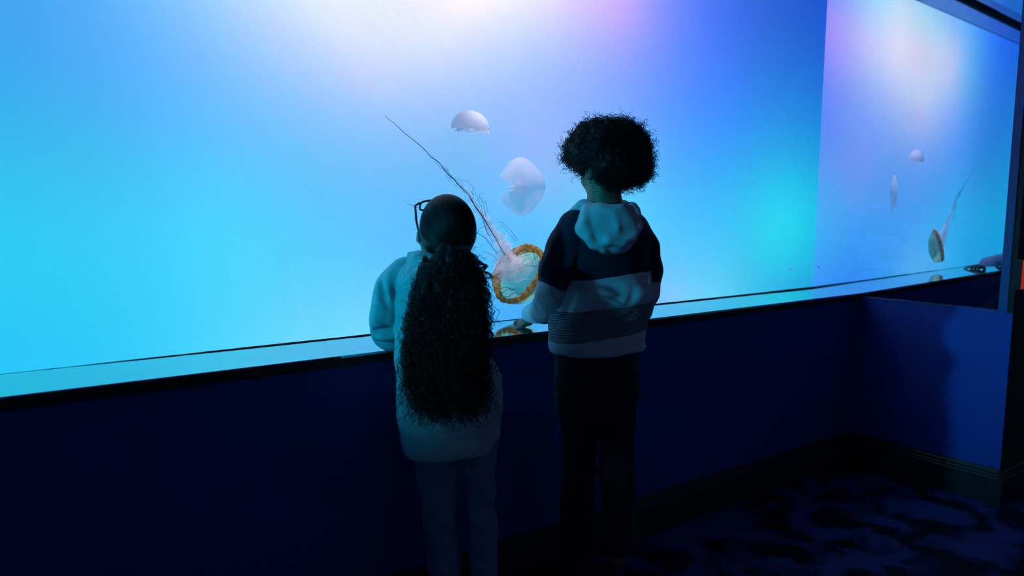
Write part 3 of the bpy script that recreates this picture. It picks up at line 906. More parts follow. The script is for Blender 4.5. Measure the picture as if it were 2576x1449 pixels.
# --- hood lying on the shoulders
f = Field((-0.17, -0.24, 0.98), (0.17, 0.18, 1.28), 0.004)
ring = [(-0.0678, -0.0512, 1.1928, 0.0167), (-0.0878, -0.0465, 1.1727, 0.0186), (-0.0769, 0.0186, 1.1834, 0.0149), (-0.0226, 0.0698, 1.1973, 0.0149), (0.0414, 0.0605, 1.1952, 0.0149), (0.0667, 0.014, 1.1874, 0.0149), (0.0672, -0.0418, 1.1822, 0.0167), (0.0316, -0.0763, 1.1758, 0.0186), (-0.0208, -0.0837, 1.1844, 0.0186), (-0.0678, -0.0512, 1.1928, 0.0167)]
f.tube(ring, 0.015)
f.ell([(-0.0047, -0.0884, 1.1387)][0], (0.086, 0.044, 0.061), None, 0.022)
f.ell([(0.0026, -0.0977, 1.0955)][0], (0.060, 0.032, 0.033), None, 0.022)
for pth in ([(-0.0974, -0.0791, 1.1676, 0.0093), (-0.0713, -0.1163, 1.1305, 0.0112), (-0.0401, -0.1348, 1.0938, 0.0084), (-0.0078, -0.1348, 1.0758, 0.0056)],
            [(-0.0588, -0.093, 1.1908, 0.0056), (-0.0627, -0.1256, 1.1524, 0.0074), (-0.0467, -0.1395, 1.11, 0.0056)],
            [(-0.0399, -0.1376, 1.0864, 0.0047), (0.0024, -0.1414, 1.102, 0.0056), (0.045, -0.1302, 1.0976, 0.0056), (0.0729, -0.107, 1.1204, 0.0065)],
            [(0.0774, -0.0651, 1.1792, 0.0093), (0.0842, -0.0791, 1.1413, 0.0093), (0.0668, -0.107, 1.1042, 0.0074)],
            [(0.0172, -0.1163, 1.1741, 0.0047), (0.0283, -0.1321, 1.1371, 0.0056)]):
    f.tube(pth, 0.012)
for pth in ([(-0.0509, -0.1535, 1.1319, 0.0112), (-0.029, -0.1628, 1.0986, 0.0093)], [(-0.0196, -0.1535, 1.1575, 0.0112), (0.0124, -0.16, 1.1273, 0.0112), (0.0546, -0.1442, 1.1271, 0.0093)]):
    f.tube(pth, 0.015, cut=True)
f.wrinkle(folds(41, 13, 13, 0.006))
f.soften(1)
M['hood'] = cloth('pale_grey_hood', (0.55, 0.64, 0.68))
from_field('hood', f, M['hood'], sweat)

# --- jeans
f = Field((-0.24, -0.2, 0.03), (0.22, 0.22, 0.84), 0.005)
f.loft([(0.5932, -0.0226, 0.0, 0.1141), (0.6173, -0.0236, 0.0, 0.118), (0.691, -0.0231, -0.005, 0.1213), (0.7988, -0.0219, -0.005, 0.119)], TH, 0.72, 0.03, power=2.0)
f.loft([(0.1257, -0.0703, 0.03, 0.0611), (0.1825, -0.0716, 0.03, 0.0578), (0.2596, -0.0738, 0.03, 0.0528), (0.3367, -0.0747, 0.028, 0.0489), (0.401, -0.0713, 0.025, 0.0481, 1.0), (0.502, -0.0719, 0.02, 0.0543, 1.15), (0.5646, -0.0756, 0.015, 0.0617, 1.25), (0.6755, -0.0747, 0.01, 0.0707, 1.35)], TH, 0.95, 0.02)
f.loft([(0.1746, 0.0413, -0.02, 0.053), (0.2123, 0.0453, -0.02, 0.054), (0.2625, 0.0478, -0.02, 0.0515), (0.3367, 0.0458, -0.02, 0.0484), (0.4214, 0.039, -0.018, 0.05, 1.0), (0.5298, 0.0352, -0.015, 0.0481, 1.15), (0.5772, 0.0372, -0.012, 0.0532, 1.25), (0.684, 0.0334, -0.01, 0.065, 1.35)], TH, 0.95, 0.02)
f.cone([(-0.0141, -0.0837, 0.5848)][0], [(-0.0147, -0.0837, 0.4816)][0], 0.012, 0.006, 0.01, cut=True)
f.wrinkle(folds(51, 16, 9, 0.007))
f.wrinkle(folds(55, 40, 14, 0.0018))
f.soften(1)
jeans, _, _ = from_field('jeans', f, M['denim'], boy)
# two back pockets
def pocket(parent, corners, mat):
    P = np.array(corners)
    n = unit(np.cross(P[1] - P[0], P[3] - P[0]))
    if n[1] > 0:
        n = -n
    V = np.concatenate([P - n * 0.004, P + n * 0.006])
    link('pocket', mesh_of('pocket', V, [(0, 1, 2, 3), (4, 7, 6, 5), (0, 4, 5, 1), (1, 5, 6, 2), (2, 6, 7, 3), (3, 7, 4, 0)]), mat, parent)

# --- body
f = Field((-0.36, -0.16, 0.02), (0.22, 0.34, 1.45), 0.0036)
HEAD_B = np.array([(-0.0046, 0.014, 1.3073)][0])
FWD_B = np.array([-0.60, 0.80, 0.02])
at = head_shape(f, HEAD_B, FWD_B, (0.02, 0.0, 1.0), 0.91)
f.tube([(-0.0074, 0.0047, 1.2743, 0.0437), (-0.0111, 0.0019, 1.2291, 0.0418), (-0.0093, 0.0, 1.1929, 0.0484), (-0.0065, 0.0, 1.1588, 0.0651)], 0.02)
f.loft([(z, a_, d_, w_ - 0.03) for (z, a_, d_, w_) in B_TORSO[:-1]], TH, 0.66, 0.02)
f.tube([(p[0], p[1], p[2], max(0.018, p[3] - 0.022)) for p in LS], 0.015)
f.tube([(p[0], p[1], p[2], p[3] - 0.02) for p in RS] + [(0.07, 0.10, 0.86, 0.020), (0.03, 0.105, 0.86, 0.018)], 0.015)
for leg in ([(-0.0718, 0.014, 0.6527, 0.0558), (-0.071, 0.0205, 0.4045, 0.0372), (-0.0699, 0.0279, 0.1221, 0.0316)], [(0.0369, -0.0093, 0.6627, 0.0558), (0.0391, -0.0167, 0.424, 0.0372), (0.0455, -0.0186, 0.1534, 0.0316)]):
    f.tube(leg, 0.02)
# left hand: index out along the ledge, the other fingers bent under
WB = np.array([(-0.2473, 0.205, 0.8427)][0])
KB = np.array([(-0.2717, 0.225, 0.8338)][0])
WB[2], KB[2] = 0.823, 0.8190
hand(f, WB, KB, (-0.15, 0.97, 0.0), (0, 0.1, 1.0), (0.62, 0.55, 0.40, 0.10), -1, 0.95)
# right hand resting ahead of the body
hand(f, (0.03, 0.105, 0.86), (-0.015, 0.115, 0.855), (0, 0.2, 1.0), (0.2, 1.0, 0), (-0.2, -0.2, -0.2, -0.2), 1, 0.86)
f.soften(0)
from_field('body', f, M['skin'], boy, 1)
eyes(at, boy, FWD_B, 0.91)

# --- afro: a dense core with thousands of spring curls standing off it
f = Field((-0.20, -0.19, 1.18), (0.20, 0.21, 1.52), 0.005)
for (px, r) in zip([(-0.002, 0.0093, 1.3508), (-0.0654, 0.0465, 1.3607), (0.059, -0.0093, 1.3557), (0.0309, 0.0, 1.3832), (-0.0367, 0.0279, 1.3885), (0.0784, -0.0186, 1.312), (-0.0892, 0.0698, 1.3441), (0.0719, 0.0, 1.2874), (0.0208, -0.0372, 1.3057), (0.0161, -0.0186, 1.2712)],
                   ((0.110, 0.105, 0.088), (0.062,) * 3, (0.062,) * 3, (0.062,) * 3, (0.058,) * 3, (0.047,) * 3, (0.042,) * 3, (0.036,) * 3, (0.066, 0.058, 0.060), (0.040, 0.034, 0.036))):
    f.ell(px, np.array(r) * 0.92, None, 0.025)
# keep the face, ear and nape clear
fw2, rt2 = unit(FWD_B), unit(np.cross(unit(FWD_B), (0, 0, 1)))
f.ell(HEAD_B + fw2 * 0.10 + np.array([0, 0, -0.055]), (0.085, 0.075, 0.07), (rt2, fw2, (0, 0, 1)), 0.01, cut=True)
f.ell(HEAD_B - rt2 * 0.075 + np.array([0, 0, -0.045]), (0.03, 0.045, 0.04), (rt2, fw2, (0, 0, 1)), 0.008, cut=True)
f.wrinkle(lambda P: 0.006 * vnoise(P * 55, 5) + 0.004 * vnoise(P * 110, 6), 0.02)
hair, HV, HF = from_field('hair', f, M['hair'], boy, 1)
HN = vert_normals(HV, HF)
def curls(HV, HN, n, length, coil, radius, turns, seed, tube, segs=22, droop=0.15, inside=0.01, keep=None):
    r_ = np.random.default_rng(seed)
    idx = r_.choice(len(HV), n * 2 if keep is not None else n)
    if keep is not None:
        idx = idx[keep(HV[idx], HN[idx])][:n]
    n = len(idx)
    base = HV[idx] - HN[idx] * inside
    N = HN[idx] + r_.normal(0, 0.45, (n, 3)); N[:, 2] -= droop
    N /= np.linalg.norm(N, axis=1, keepdims=True)
    A = np.cross(N, r_.normal(0, 1, (n, 3))); A /= np.linalg.norm(A, axis=1, keepdims=True)
    B_ = np.cross(N, A)
    t = np.linspace(0, 1, segs)[None, :, None]
    L = length * r_.uniform(0.5, 1.25, (n, 1, 1))
    c = coil * r_.uniform(0.55, 1.35, (n, 1, 1)) * np.minimum(1, t * 3)
    ph = r_.uniform(0, 6.28, (n, 1, 1)); tu = turns * r_.uniform(0.7, 1.4, (n, 1, 1))
    bend = r_.normal(0, 0.35, (n, 1, 3)) * L
    P = base[:, None] + N[:, None] * t * L + bend * t ** 2 + c * (A[:, None] * np.cos(ph + 6.283 * tu * t) + B_[:, None] * np.sin(ph + 6.283 * tu * t))
    return strands(P, tube, 0.5)
V, F = curls(HV, HN, 4200, 0.024, 0.0058, 0.0, 2.6, 11, 0.0008)
o = link('curls', fast_mesh('curls', V, F), M['hair'], hair); o['kind'] = 'stuff'

# --- shoes
dirL, dirR = unit((-0.66, 0.75, 0)), unit((-0.50, 0.86, 0))
shoe(boy, (-0.026, -0.022, 0.0), dirL, 0.2)
shoe(boy, (0.058, -0.078, 0.0), dirR, 0.2)

# ================================================================== the smaller child
girl = tag(kid_root('person', 0.96, 1.60), 'smaller child in glasses with long curly ponytail and grey-teal sweatshirt, elbow on the ledge', 'person', 'children at the tank')
TG = math.radians(24)
G_TORSO = [(0.5544, -0.0374, 0.0, 0.1206), (0.5718, -0.0373, 0.0, 0.1247), (0.6021, -0.0382, 0.0, 0.1276), (0.6451, -0.0399, 0.0, 0.1304), (0.6986, -0.0411, 0.0, 0.1326), (0.741, -0.0429, 0.0, 0.1312), (0.778, -0.05, 0.0, 0.1247), (0.8253, -0.06, 0.0, 0.1139), (0.8776, -0.0703, 0.0, 0.1058), (0.9495, -0.0771, 0.005, 0.1045), (1.0108, -0.0789, 0.01, 0.1003), (1.0391, -0.0758, 0.015, 0.0891), (1.0562, -0.0718, 0.02, 0.0749), (1.0716, -0.0585, 0.02, 0.0575)]
f = Field((-0.26, -0.24, 0.44), (0.26, 0.26, 1.14), 0.005)
f.loft(G_TORSO, TG, 0.72, 0.02, power=2.3)
for pth in ([(-0.1601, -0.075, 0.8302, 0.008), (-0.1485, -0.085, 0.7617, 0.009), (-0.1295, -0.09, 0.6816, 0.005)],
            [(-0.1371, -0.095, 0.8242, 0.012), (-0.0996, -0.118, 0.7443, 0.017), (-0.0709, -0.12, 0.6995, 0.008)],
            [(-0.1694, -0.05, 0.8862, 0.01), (-0.1474, -0.085, 0.8422, 0.01), (-0.1174, -0.105, 0.7912, 0.006)],
            [(0.0533, -0.02, 0.827, 0.006), (0.076, -0.02, 0.7533, 0.008), (0.0822, -0.02, 0.6896, 0.005)],
            [(0.0382, -0.055, 0.8137, 0.006), (0.0603, -0.055, 0.7516, 0.008), (0.075, -0.045, 0.7019, 0.005)]):
    f.tube(pth, 0.018)
for pth in ([(-0.15, -0.1, 0.8452, 0.006), (-0.1141, -0.13, 0.7724, 0.01), (-0.0895, -0.135, 0.709, 0.006)], [(-0.0821, -0.14, 0.7498, 0.006), (-0.0564, -0.15, 0.693, 0.01), (-0.0443, -0.145, 0.6516, 0.005)], [(-0.1574, -0.09, 0.7932, 0.005), (-0.1432, -0.11, 0.7178, 0.008), (-0.1382, -0.11, 0.6573, 0.004)]):
    f.tube(pth, 0.02, cut=True)
fo = folds(61, 7, 8, 0.008)
f.wrinkle(lambda P: fo(P) * np.clip((P[:, 2] - G_TORSO[0][0] - 0.02) / 0.09, 0, 1))
f.wrinkle(folds(66, 26, 12, 0.0012))
zh = G_TORSO[0][0] + 0.050
f.wrinkle(lambda P: np.where(np.abs(P[:, 2] - zh) < 0.004, -0.002, 0.0))
f.soften(1)
gsweat, _, _ = from_field('sweatshirt', f, M['teal_cloth'], girl)
f = Field((-0.31, -0.12, 0.76), (0.02, 0.36, 1.12), 0.0045)
GLS = [(-0.1506, 0.01, 1.0169, 0.05), (-0.173, 0.005, 0.9825, 0.052), (-0.1863, 0.0, 0.945, 0.048), (-0.1946, 0.015, 0.9013, 0.049), (-0.1972, 0.045, 0.8635, 0.046), (-0.1738, 0.11, 0.8408, 0.04), (-0.1407, 0.18, 0.8323, 0.034), (-0.1233, 0.21, 0.8314, 0.028)]
f.tube(GLS, 0.02)
for pth in ([(-0.2294, 0.0, 0.9143, 0.005), (-0.2072, -0.02, 0.8998, 0.008), (-0.1872, -0.02, 0.8914, 0.006)],
            [(-0.239, 0.03, 0.8676, 0.005), (-0.21, 0.0, 0.8612, 0.008), (-0.1846, 0.0, 0.8568, 0.006)],
            [(-0.191, -0.03, 1.025, 0.004), (-0.189, -0.046, 0.9865, 0.005), (-0.1828, -0.046, 0.9412, 0.005), (-0.1866, -0.035, 0.899, 0.004)],
            [(-0.2106, -0.02, 0.9917, 0.005), (-0.2116, -0.035, 0.95, 0.01), (-0.227, -0.02, 0.9122, 0.006)],
            [(-0.1867, -0.045, 0.9512, 0.006), (-0.2155, -0.032, 0.9191, 0.011), (-0.235, 0.0, 0.8863, 0.007)],
            [(-0.1876, -0.02, 0.8626, 0.006), (-0.2118, -0.012, 0.8603, 0.009), (-0.2316, 0.01, 0.8595, 0.006)]):
    f.tube(pth, 0.015)
for pth in ([(-0.2252, -0.015, 0.8775, 0.008), (-0.1992, -0.032, 0.8813, 0.013), (-0.1679, -0.025, 0.8695, 0.013)], [(-0.2336, 0.015, 0.8397, 0.006), (-0.205, -0.002, 0.8427, 0.01), (-0.1756, 0.01, 0.8359, 0.01)], [(-0.1775, -0.048, 1.0167, 0.006), (-0.1721, -0.052, 0.9571, 0.009), (-0.1673, -0.05, 0.8963, 0.011)], [(-0.2083, -0.02, 1.0089, 0.005), (-0.2022, -0.045, 0.9714, 0.008), (-0.1904, -0.05, 0.9368, 0.005)]):
    f.tube(pth, 0.012, cut=True)
f.wrinkle(folds(71, 14, 14, 0.0025))
f.soften(1)
from_field('sleeve', f, M['teal_cloth'], gsweat)
f = Field((-0.02, -0.12, 0.76), (0.22, 0.36, 1.12), 0.0045)
GRS = [(-0.0201, 0.05, 1.0104, 0.046), (-0.012, 0.06, 0.9625, 0.045), (-0.0103, 0.08, 0.9059, 0.044), (-0.0129, 0.11, 0.8593, 0.04), (-0.0279, 0.17, 0.84, 0.036), (-0.0399, 0.21, 0.833, 0.028)]
f.tube(GRS, 0.02)
f.wrinkle(folds(75, 14, 14, 0.003))
f.soften(1)
from_field('sleeve', f, M['teal_cloth'], gsweat)
# hood
f = Field((-0.15, -0.20, 0.92), (0.15, 0.20, 1.16), 0.004)
f.tube([(-0.1084, -0.04, 1.0607, 0.02), (-0.1304, 0.02, 1.0551, 0.02), (-0.1155, 0.08, 1.0515, 0.018), (-0.0634, 0.105, 1.0528, 0.018), (-0.0096, 0.085, 1.0509, 0.018), (0.0134, 0.02, 1.0507, 0.02), (-0.004, -0.05, 1.0483, 0.022), (-0.0529, -0.075, 1.0446, 0.024), (-0.1084, -0.04, 1.0607, 0.02)], 0.015)
f.ell([(-0.0562, -0.075, 1.0041)][0], (0.085, 0.040, 0.062), None, 0.02)
for pth in ([(-0.1664, 0.0, 1.0567, 0.013), (-0.1453, -0.055, 1.0232, 0.016), (-0.11, -0.09, 1.005, 0.013)], [(-0.143, 0.0, 1.0679, 0.01), (-0.1238, -0.05, 1.0416, 0.012), (-0.1065, -0.08, 1.0246, 0.008)], [(-0.1214, -0.02, 1.0743, 0.008), (-0.1156, -0.055, 1.047, 0.01)]):
    f.tube(pth, 0.012)
f.wrinkle(folds(81, 16, 13, 0.003))
f.soften(1)
from_field('hood', f, M['teal_cloth'], gsweat)
# trousers
f = Field((-0.2, -0.2, 0.03), (0.22, 0.22, 0.72), 0.005)
f.loft([(0.5853, -0.028, 0.0, 0.1006), (0.6338, -0.0335, 0.0, 0.0976), (0.6979, -0.0367, 0.0, 0.0936)], TG, 0.66, 0.02)
f.loft([(0.0659, -0.0533, 0.01, 0.0433), (0.199, -0.0581, 0.01, 0.0425), (0.2886, -0.0639, 0.01, 0.0454), (0.356, -0.0676, 0.01, 0.0474), (0.4005, -0.0694, 0.01, 0.0483), (0.4781, -0.074, 0.01, 0.0544), (0.5985, -0.0786, 0.01, 0.063)], TG, 0.95, 0.02)
f.loft([(0.0682, 0.0488, 0.0, 0.0412), (0.2007, 0.0462, 0.0, 0.0339), (0.2788, 0.0469, 0.0, 0.0375), (0.335, 0.0454, 0.0, 0.0401), (0.413, 0.0402, 0.0, 0.0399), (0.4793, 0.0367, 0.0, 0.0423), (0.5994, 0.0369, 0.0, 0.0505)], TG, 0.95, 0.02)
f.wrinkle(folds(91, 15, 13, 0.0065))
f.wrinkle(folds(95, 46, 12, 0.0016))
f.soften(1)
from_field('trousers', f, M['pants'], girl)
# body, head tipped back to look up
f = Field((-0.24, -0.17, 0.02), (0.22, 0.33, 1.27), 0.0042)
HEAD_G = np.array([(-0.0478, 0.02, 1.1332)][0])
FWD_G = unit((-0.20, 0.65, 0.73))
UP_G = unit((0.187, -0.689, 0.665))
atg = head_shape(f, HEAD_G, FWD_G, UP_G, 0.93)
f.tube([(-0.0579, 0.01, 1.108, 0.047), (-0.0625, 0.015, 1.0718, 0.044), (-0.0629, 0.02, 1.0457, 0.06)], 0.02)
f.loft([(z, a_, d_, w_ - 0.03) for (z, a_, d_, w_) in G_TORSO[3:-1]], TG, 0.66, 0.02)
f.tube([(p[0], p[1], p[2], max(0.018, p[3] - 0.02)) for p in GLS], 0.015)
f.tube([(p[0], p[1], p[2], max(0.018, p[3] - 0.02)) for p in GRS], 0.015)
gl, gr = np.array(GLS[-1][:3]), np.array(GRS[-1][:3])
hand(f, gl, gl + np.array([0.03, 0.045, -0.006]), (0.8, -0.55, 0.0), (0, 0, 1.0), (0.25,) * 4, 1, 0.85)
hand(f, gr, gr + np.array([-0.03, 0.045, -0.004]), (-0.8, -0.55, 0.0), (0, 0, 1.0), (0.25,) * 4, 1, 0.85)
for leg in ([(-0.077, 0.01, 0.5646, 0.042), (-0.07, 0.01, 0.3994, 0.028), (-0.0599, 0.01, 0.053, 0.026)], [(0.0368, 0.0, 0.5659, 0.036), (0.0407, 0.0, 0.4009, 0.026), (0.0465, 0.0, 0.0552, 0.026)]):
    f.tube(leg, 0.02)
from_field('body', f, M['skin'], girl, 1)
eyes(atg, girl, FWD_G, 0.93)
# scalp hair drawn back smoothly
f = Field((-0.14, -0.17, 0.98), (0.16, 0.16, 1.27), 0.004)
RT_G = np.cross(FWD_G, UP_G)
axg = (RT_G, FWD_G, UP_G)
f.ell(atg(0, -0.012, 0.020), (0.0755 * 0.93, 0.0985 * 0.93, 0.0880 * 0.93), axg, 0.0)
f.ell(atg(0, -0.030, -0.035), (0.064 * 0.93, 0.060 * 0.93, 0.070 * 0.93), axg, 0.02)
f.ell(atg(0, 0.105, -0.042), (0.072, 0.066, 0.082), axg, 0.004, cut=True)
for sx in (-1, 1):
    f.ell(atg(sx * 0.085, 0.022, -0.040), (0.022, 0.040, 0.042), axg, 0.004, cut=True)
def combed(P):
    q = (P - HEAD_G)
    ang = np.arctan2(q @ RT_G, q @ UP_G)
    return 0.0008 * np.sin(ang * 60 + 3 * vnoise(P * 30, 3))
f.wrinkle(combed, 0.01)
scalp, SV, SF = from_field('hair', f, M['hair'], girl, 1)
# single hairs combed from the hairline back to the tie
ns = 520
aa = r0 = np.random.default_rng(77)
ang = r0.uniform(-1.75, 1.75, ns)
P = []
for a_ in ang:
    t = np.linspace(0.0, 1.0, 26)
    th = 0.62 + (math.pi * 0.93 - 0.62) * t                    # polar angle from the face to the back of the head
    sp = a_ * (1 - 0.55 * t ** 3)
    rr_ = np.sin(th)
    q = (RT_G[None] * (0.0755 * rr_ * np.sin(sp))[:, None] + UP_G[None] * (0.0885 * rr_ * np.cos(sp))[:, None] + FWD_G[None] * (0.0990 * np.cos(th))[:, None]) * 0.93
    P.append(atg(0, -0.012, 0.020) + q * (1.004 + r0.uniform(0, 0.010)))
V, F = strands(np.array(P), 0.0006, 0.8)
o = link('combed_hairs', fast_mesh('combed_hairs', V, F), M['hair'], scalp); o['kind'] = 'stuff'
# ponytail: tie, dense core, long spiral curls
tie = atg(0, -0.092, -0.030)
f = Field((-0.16, -0.24, 0.60), (0.16, 0.02, 1.12), 0.005)
TAIL = [(0.7685, -0.0412, -0.14, 0.036), (0.7894, -0.0414, -0.14, 0.0623), (0.8238, -0.0449, -0.14, 0.0755), (0.8821, -0.0445, -0.14, 0.0828), (0.9391, -0.0403, -0.135, 0.0829), (0.9865, -0.0411, -0.13, 0.078), (1.0232, -0.0336, -0.115, 0.0786), (1.0484, -0.0348, -0.095, 0.0726), (1.0675, -0.0358, -0.065, 0.0565)]
f.loft(TAIL, 0.0, 0.42, 0.01)
f.cone(tie, (TAIL[-1][1], -0.095, TAIL[-1][0] - 0.01), 0.026, 0.05, 0.02)
f.wrinkle(lambda P: 0.008 * vnoise(P * np.array([40, 40, 22]), 15) + 0.004 * vnoise(P * np.array([90, 90, 60]), 16), 0.02)
tail, TV, TF = from_field('ponytail', f, M['hair'], scalp, 1)
TN = vert_normals(TV, TF)
r_ = np.random.default_rng(5)
n = 2600
idx = r_.choice(len(TV), n)
base = TV[idx] + TN[idx] * 0.002
L = np.minimum(r_.uniform(0.06, 0.20, n), np.maximum(0.03, base[:, 2] - 0.695 + r_.uniform(-0.02, 0.03, n)))[:, None, None]
t = np.linspace(0, 1, 40)[None, :, None]
down = np.array([0, 0, -1.0])[None, None]
out_ = (TN[idx] * np.array([1, 0.6, 0.2]))[:, None] * 0.018
ph, tu = r_.uniform(0, 6.28, (n, 1, 1)), L * r_.uniform(22, 40, (n, 1, 1))
c = r_.uniform(0.003, 0.0085, (n, 1, 1)) * np.minimum(1, t * 4)
P = base[:, None] + down * L * t + out_ * np.sin(t * 2.2) + r_.normal(0, 0.03, (n, 1, 3)) * L * 4 * t ** 2 * np.array([1, 0.4, 0.3]) + c * (np.array([1, 0, 0]) * np.cos(ph + 6.283 * tu * t) + np.array([0, 1, 0]) * np.sin(ph + 6.283 * tu * t))
V, F = strands(P, 0.0011, 0.6)
o = link('curls', fast_mesh('curls', V, F), M['hair'], tail); o['kind'] = 'stuff'
V, F = curls(TV, TN, 1500, 0.032, 0.0055, 0.0, 2.4, 23, 0.00050, droop=0.5)
o = link('frizz', fast_mesh('frizz', V, F), M['hair'], tail); o['kind'] = 'stuff'
# loose ringlets at the outer edge of the ponytail
lk = []
for (x0, z0, x1, z1, cr, turns, n_) in [(0.0408, 1.0338, 0.0561, 0.9663, 0.008, 1.6, 14), (0.035, 0.9664, 0.0541, 0.908, 0.009, 1.2, 18), (0.0445, 0.9324, 0.0598, 0.8668, 0.009, 1.7, 16), (0.0371, 1.0625, 0.058, 1.0241, 0.008, 1.5, 18), (-0.1224, 0.8705, -0.1387, 0.7973, 0.007, 1.4, 10), (-0.1153, 0.8314, -0.1292, 0.7874, 0.006, 1.2, 10), (0.0257, 1.0673, 0.0504, 1.051, 0.007, 1.6, 16)]:
    for j in range(n_):
        t = np.linspace(0, 1, 36)
        ph_ = r_.normal(0, 0.35)
        off = r_.normal(0, 0.0022, 3)
        c_ = cr * (1 + r_.normal(0, 0.12))
        lk.append(np.stack([x0 + (x1 - x0) * t ** 0.8 + off[0] + c_ * np.sin(6.283 * turns * t + ph_) * np.minimum(1, 3 * t), -0.13 + off[1] + c_ * np.cos(6.283 * turns * t + ph_), z0 + (z1 - z0) * t + off[2]], 1))
V, F = strands(np.array(lk), 0.0009, 0.5)
o = link('ringlets', fast_mesh('ringlets', V, F), M['hair'], tail); o['kind'] = 'stuff'
# glasses
gl_ = empty('glasses'); gl_.parent = girl
def gtube(name, pts, r, parent, closed=False, sides=8):
    P = np.array(pts, float)
    if closed:
        P = np.concatenate([P, P[:1], P[1:2]])
    V, F = strands(P[None], r, 1.0, sides)
    return link(name, fast_mesh(name, V, F), M['frame_black'], parent)
for sx in (-1, 1):
    lens = []
    for k in range(28):
        a = 2 * math.pi * k / 28
        ca, sa = math.cos(a), math.sin(a)
        w = 0.0235 * math.copysign(abs(ca) ** 0.55, ca); hh = 0.0185 * math.copysign(abs(sa) ** 0.55, sa)
        lens.append(atg(sx * 0.0335 + w, 0.101 - abs(w * sx + 0.02) * 0.15, -0.002 + hh))
    gtube('lens_rim', lens, 0.0028, gl_, True)
    gtube('temple', [atg(sx * 0.059, 0.096, 0.010), atg(sx * 0.0745, 0.085, 0.010), atg(sx * 0.0790, 0.03, 0.006), atg(sx * 0.0785, -0.005, 0.004), atg(sx * 0.076, -0.022, -0.018)], 0.0030, gl_)
gtube('bridge', [atg(-0.0105, 0.099, 0.004), atg(0, 0.104, 0.007), atg(0.0105, 0.099, 0.004)], 0.0020, gl_)
# shoes
shoe(girl, (-0.034, -0.045, 0.0), (-0.40, 0.92), 0.19)
shoe(girl, (0.066, -0.050, 0.0), (-0.32, 0.95), 0.19)

# ------------------------------------------------------------------ jellyfish
M['bell'] = jelly_mat('teal_bell', (0.50, 1.0, 0.70), 0.38, 0.7, 0.12, 25)
M['rim'] = jelly_mat('amber_rim', (0.62, 0.38, 0.13), 0.10, 0.62, 0.45, 60)
M['frill'] = jelly_mat('pink_white_frill', (1.0, 0.93, 0.98), 0.81, 0.5, 0.03, 60)
M['tentacle'] = jelly_mat('dark_teal_tentacle', (0.03, 0.16, 0.26), 0.10, 0.5, 0.3, 60)
M['canal'] = jelly_mat('brown_canal', (0.10, 0.12, 0.12), 0.05, 0.5, 0.3, 60)
M['ghost'] = jelly_mat('pale_moon_bell', (0.98, 0.92, 0.96), 0.66, 0.5, 0.04, 30)
M['ghost_core'] = jelly_mat('pale_moon_core', (1.0, 0.92, 0.96), 0.55, 0.5, 0.04, 30)

def revolve(prof, n, centre, axis, bumps=None):
    """Surface of revolution: prof [(radius, height along axis)], bumps(ring_index, angle) -> radial offset."""
    ax = unit(axis)
    e1 = unit(np.cross(ax, (0.3, 0.9, 0.2)))
    e2 = np.cross(ax, e1)
    V, F = [], []
    for i, (r, h) in enumerate(prof):
        for k in range(n):
            a = 2 * math.pi * k / n
            rr, hh = r, h
            if bumps:
                dr, dh = bumps(i, a)
                rr, hh = r + dr, h + dh
            V.append(np.array(centre) + ax * hh + (e1 * math.cos(a) + e2 * math.sin(a)) * rr)
    for i in range(len(prof) - 1):
        for k in range(n):
            F.append((i * n + k, i * n + (k + 1) % n, (i + 1) * n + (k + 1) % n, (i + 1) * n + k))
    return np.array(V), np.array(F), e1, e2

jelly = tag(empty('sea_nettle', (0, 0, 0)), 'amber-rimmed teal jellyfish with long pink frilly arms trailing up to the left', 'jellyfish')
JC = np.array([(1.5081, 2.19, 0.9552)][0])
OPEN = unit((-0.77, -0.32, 0.54))
APEX = -OPEN
RB = 0.116
prof = []
for i in range(22):
    s = i / 21
    r = RB * math.sin(min(1.0, s * 0.98) * math.pi / 2) ** 0.85
    h = 0.104 * math.cos(s * math.pi / 2) ** 0.9
    prof.append((max(r, 0.0008), h))
inner = [(max(0.0005, r * 0.965), h - 0.005) for r, h in prof[::-1]]
V, F, e1, e2 = revolve(prof[:20] + [(r * 0.965, h - 0.004) for r, h in prof[:20]][::-1], 96, JC, APEX)
link('bell', fast_mesh('bell', V, F), M['bell'], jelly)
def scallop(i, a):
    s = abs(math.sin(a * 12)) ** 0.7
    fade = [0.15, 0.5, 0.9, 1.0, 1.0, 0.9, 0.5, 0.2, 0.3, 0.15][min(i, 9)]
    wob = 0.004 * math.sin(a * 3 + 1) + 0.002 * math.sin(a * 7)
    return (0.0075 * (s - 0.4) + wob) * fade, (0.004 * (s - 0.5)) * fade
band = [(RB * 0.885, 0.030), (RB * 0.945, 0.023), (RB * 1.00, 0.012), (RB * 1.025, 0.0), (RB * 1.01, -0.008), (RB * 0.965, -0.011), (RB * 0.925, -0.004), (RB * 0.90, 0.008), (RB * 0.87, 0.020), (RB * 0.872, 0.028)]
V, F, _, _ = revolve(band, 192, JC, APEX, scallop)
link('bell_rim', fast_mesh('bell_rim', V, F), M['rim'], jelly)

def jpt(ang, rho, h):
    return JC + APEX * h + (e1 * math.cos(ang) + e2 * math.sin(ang)) * rho * RB
jr = np.random.default_rng(19)
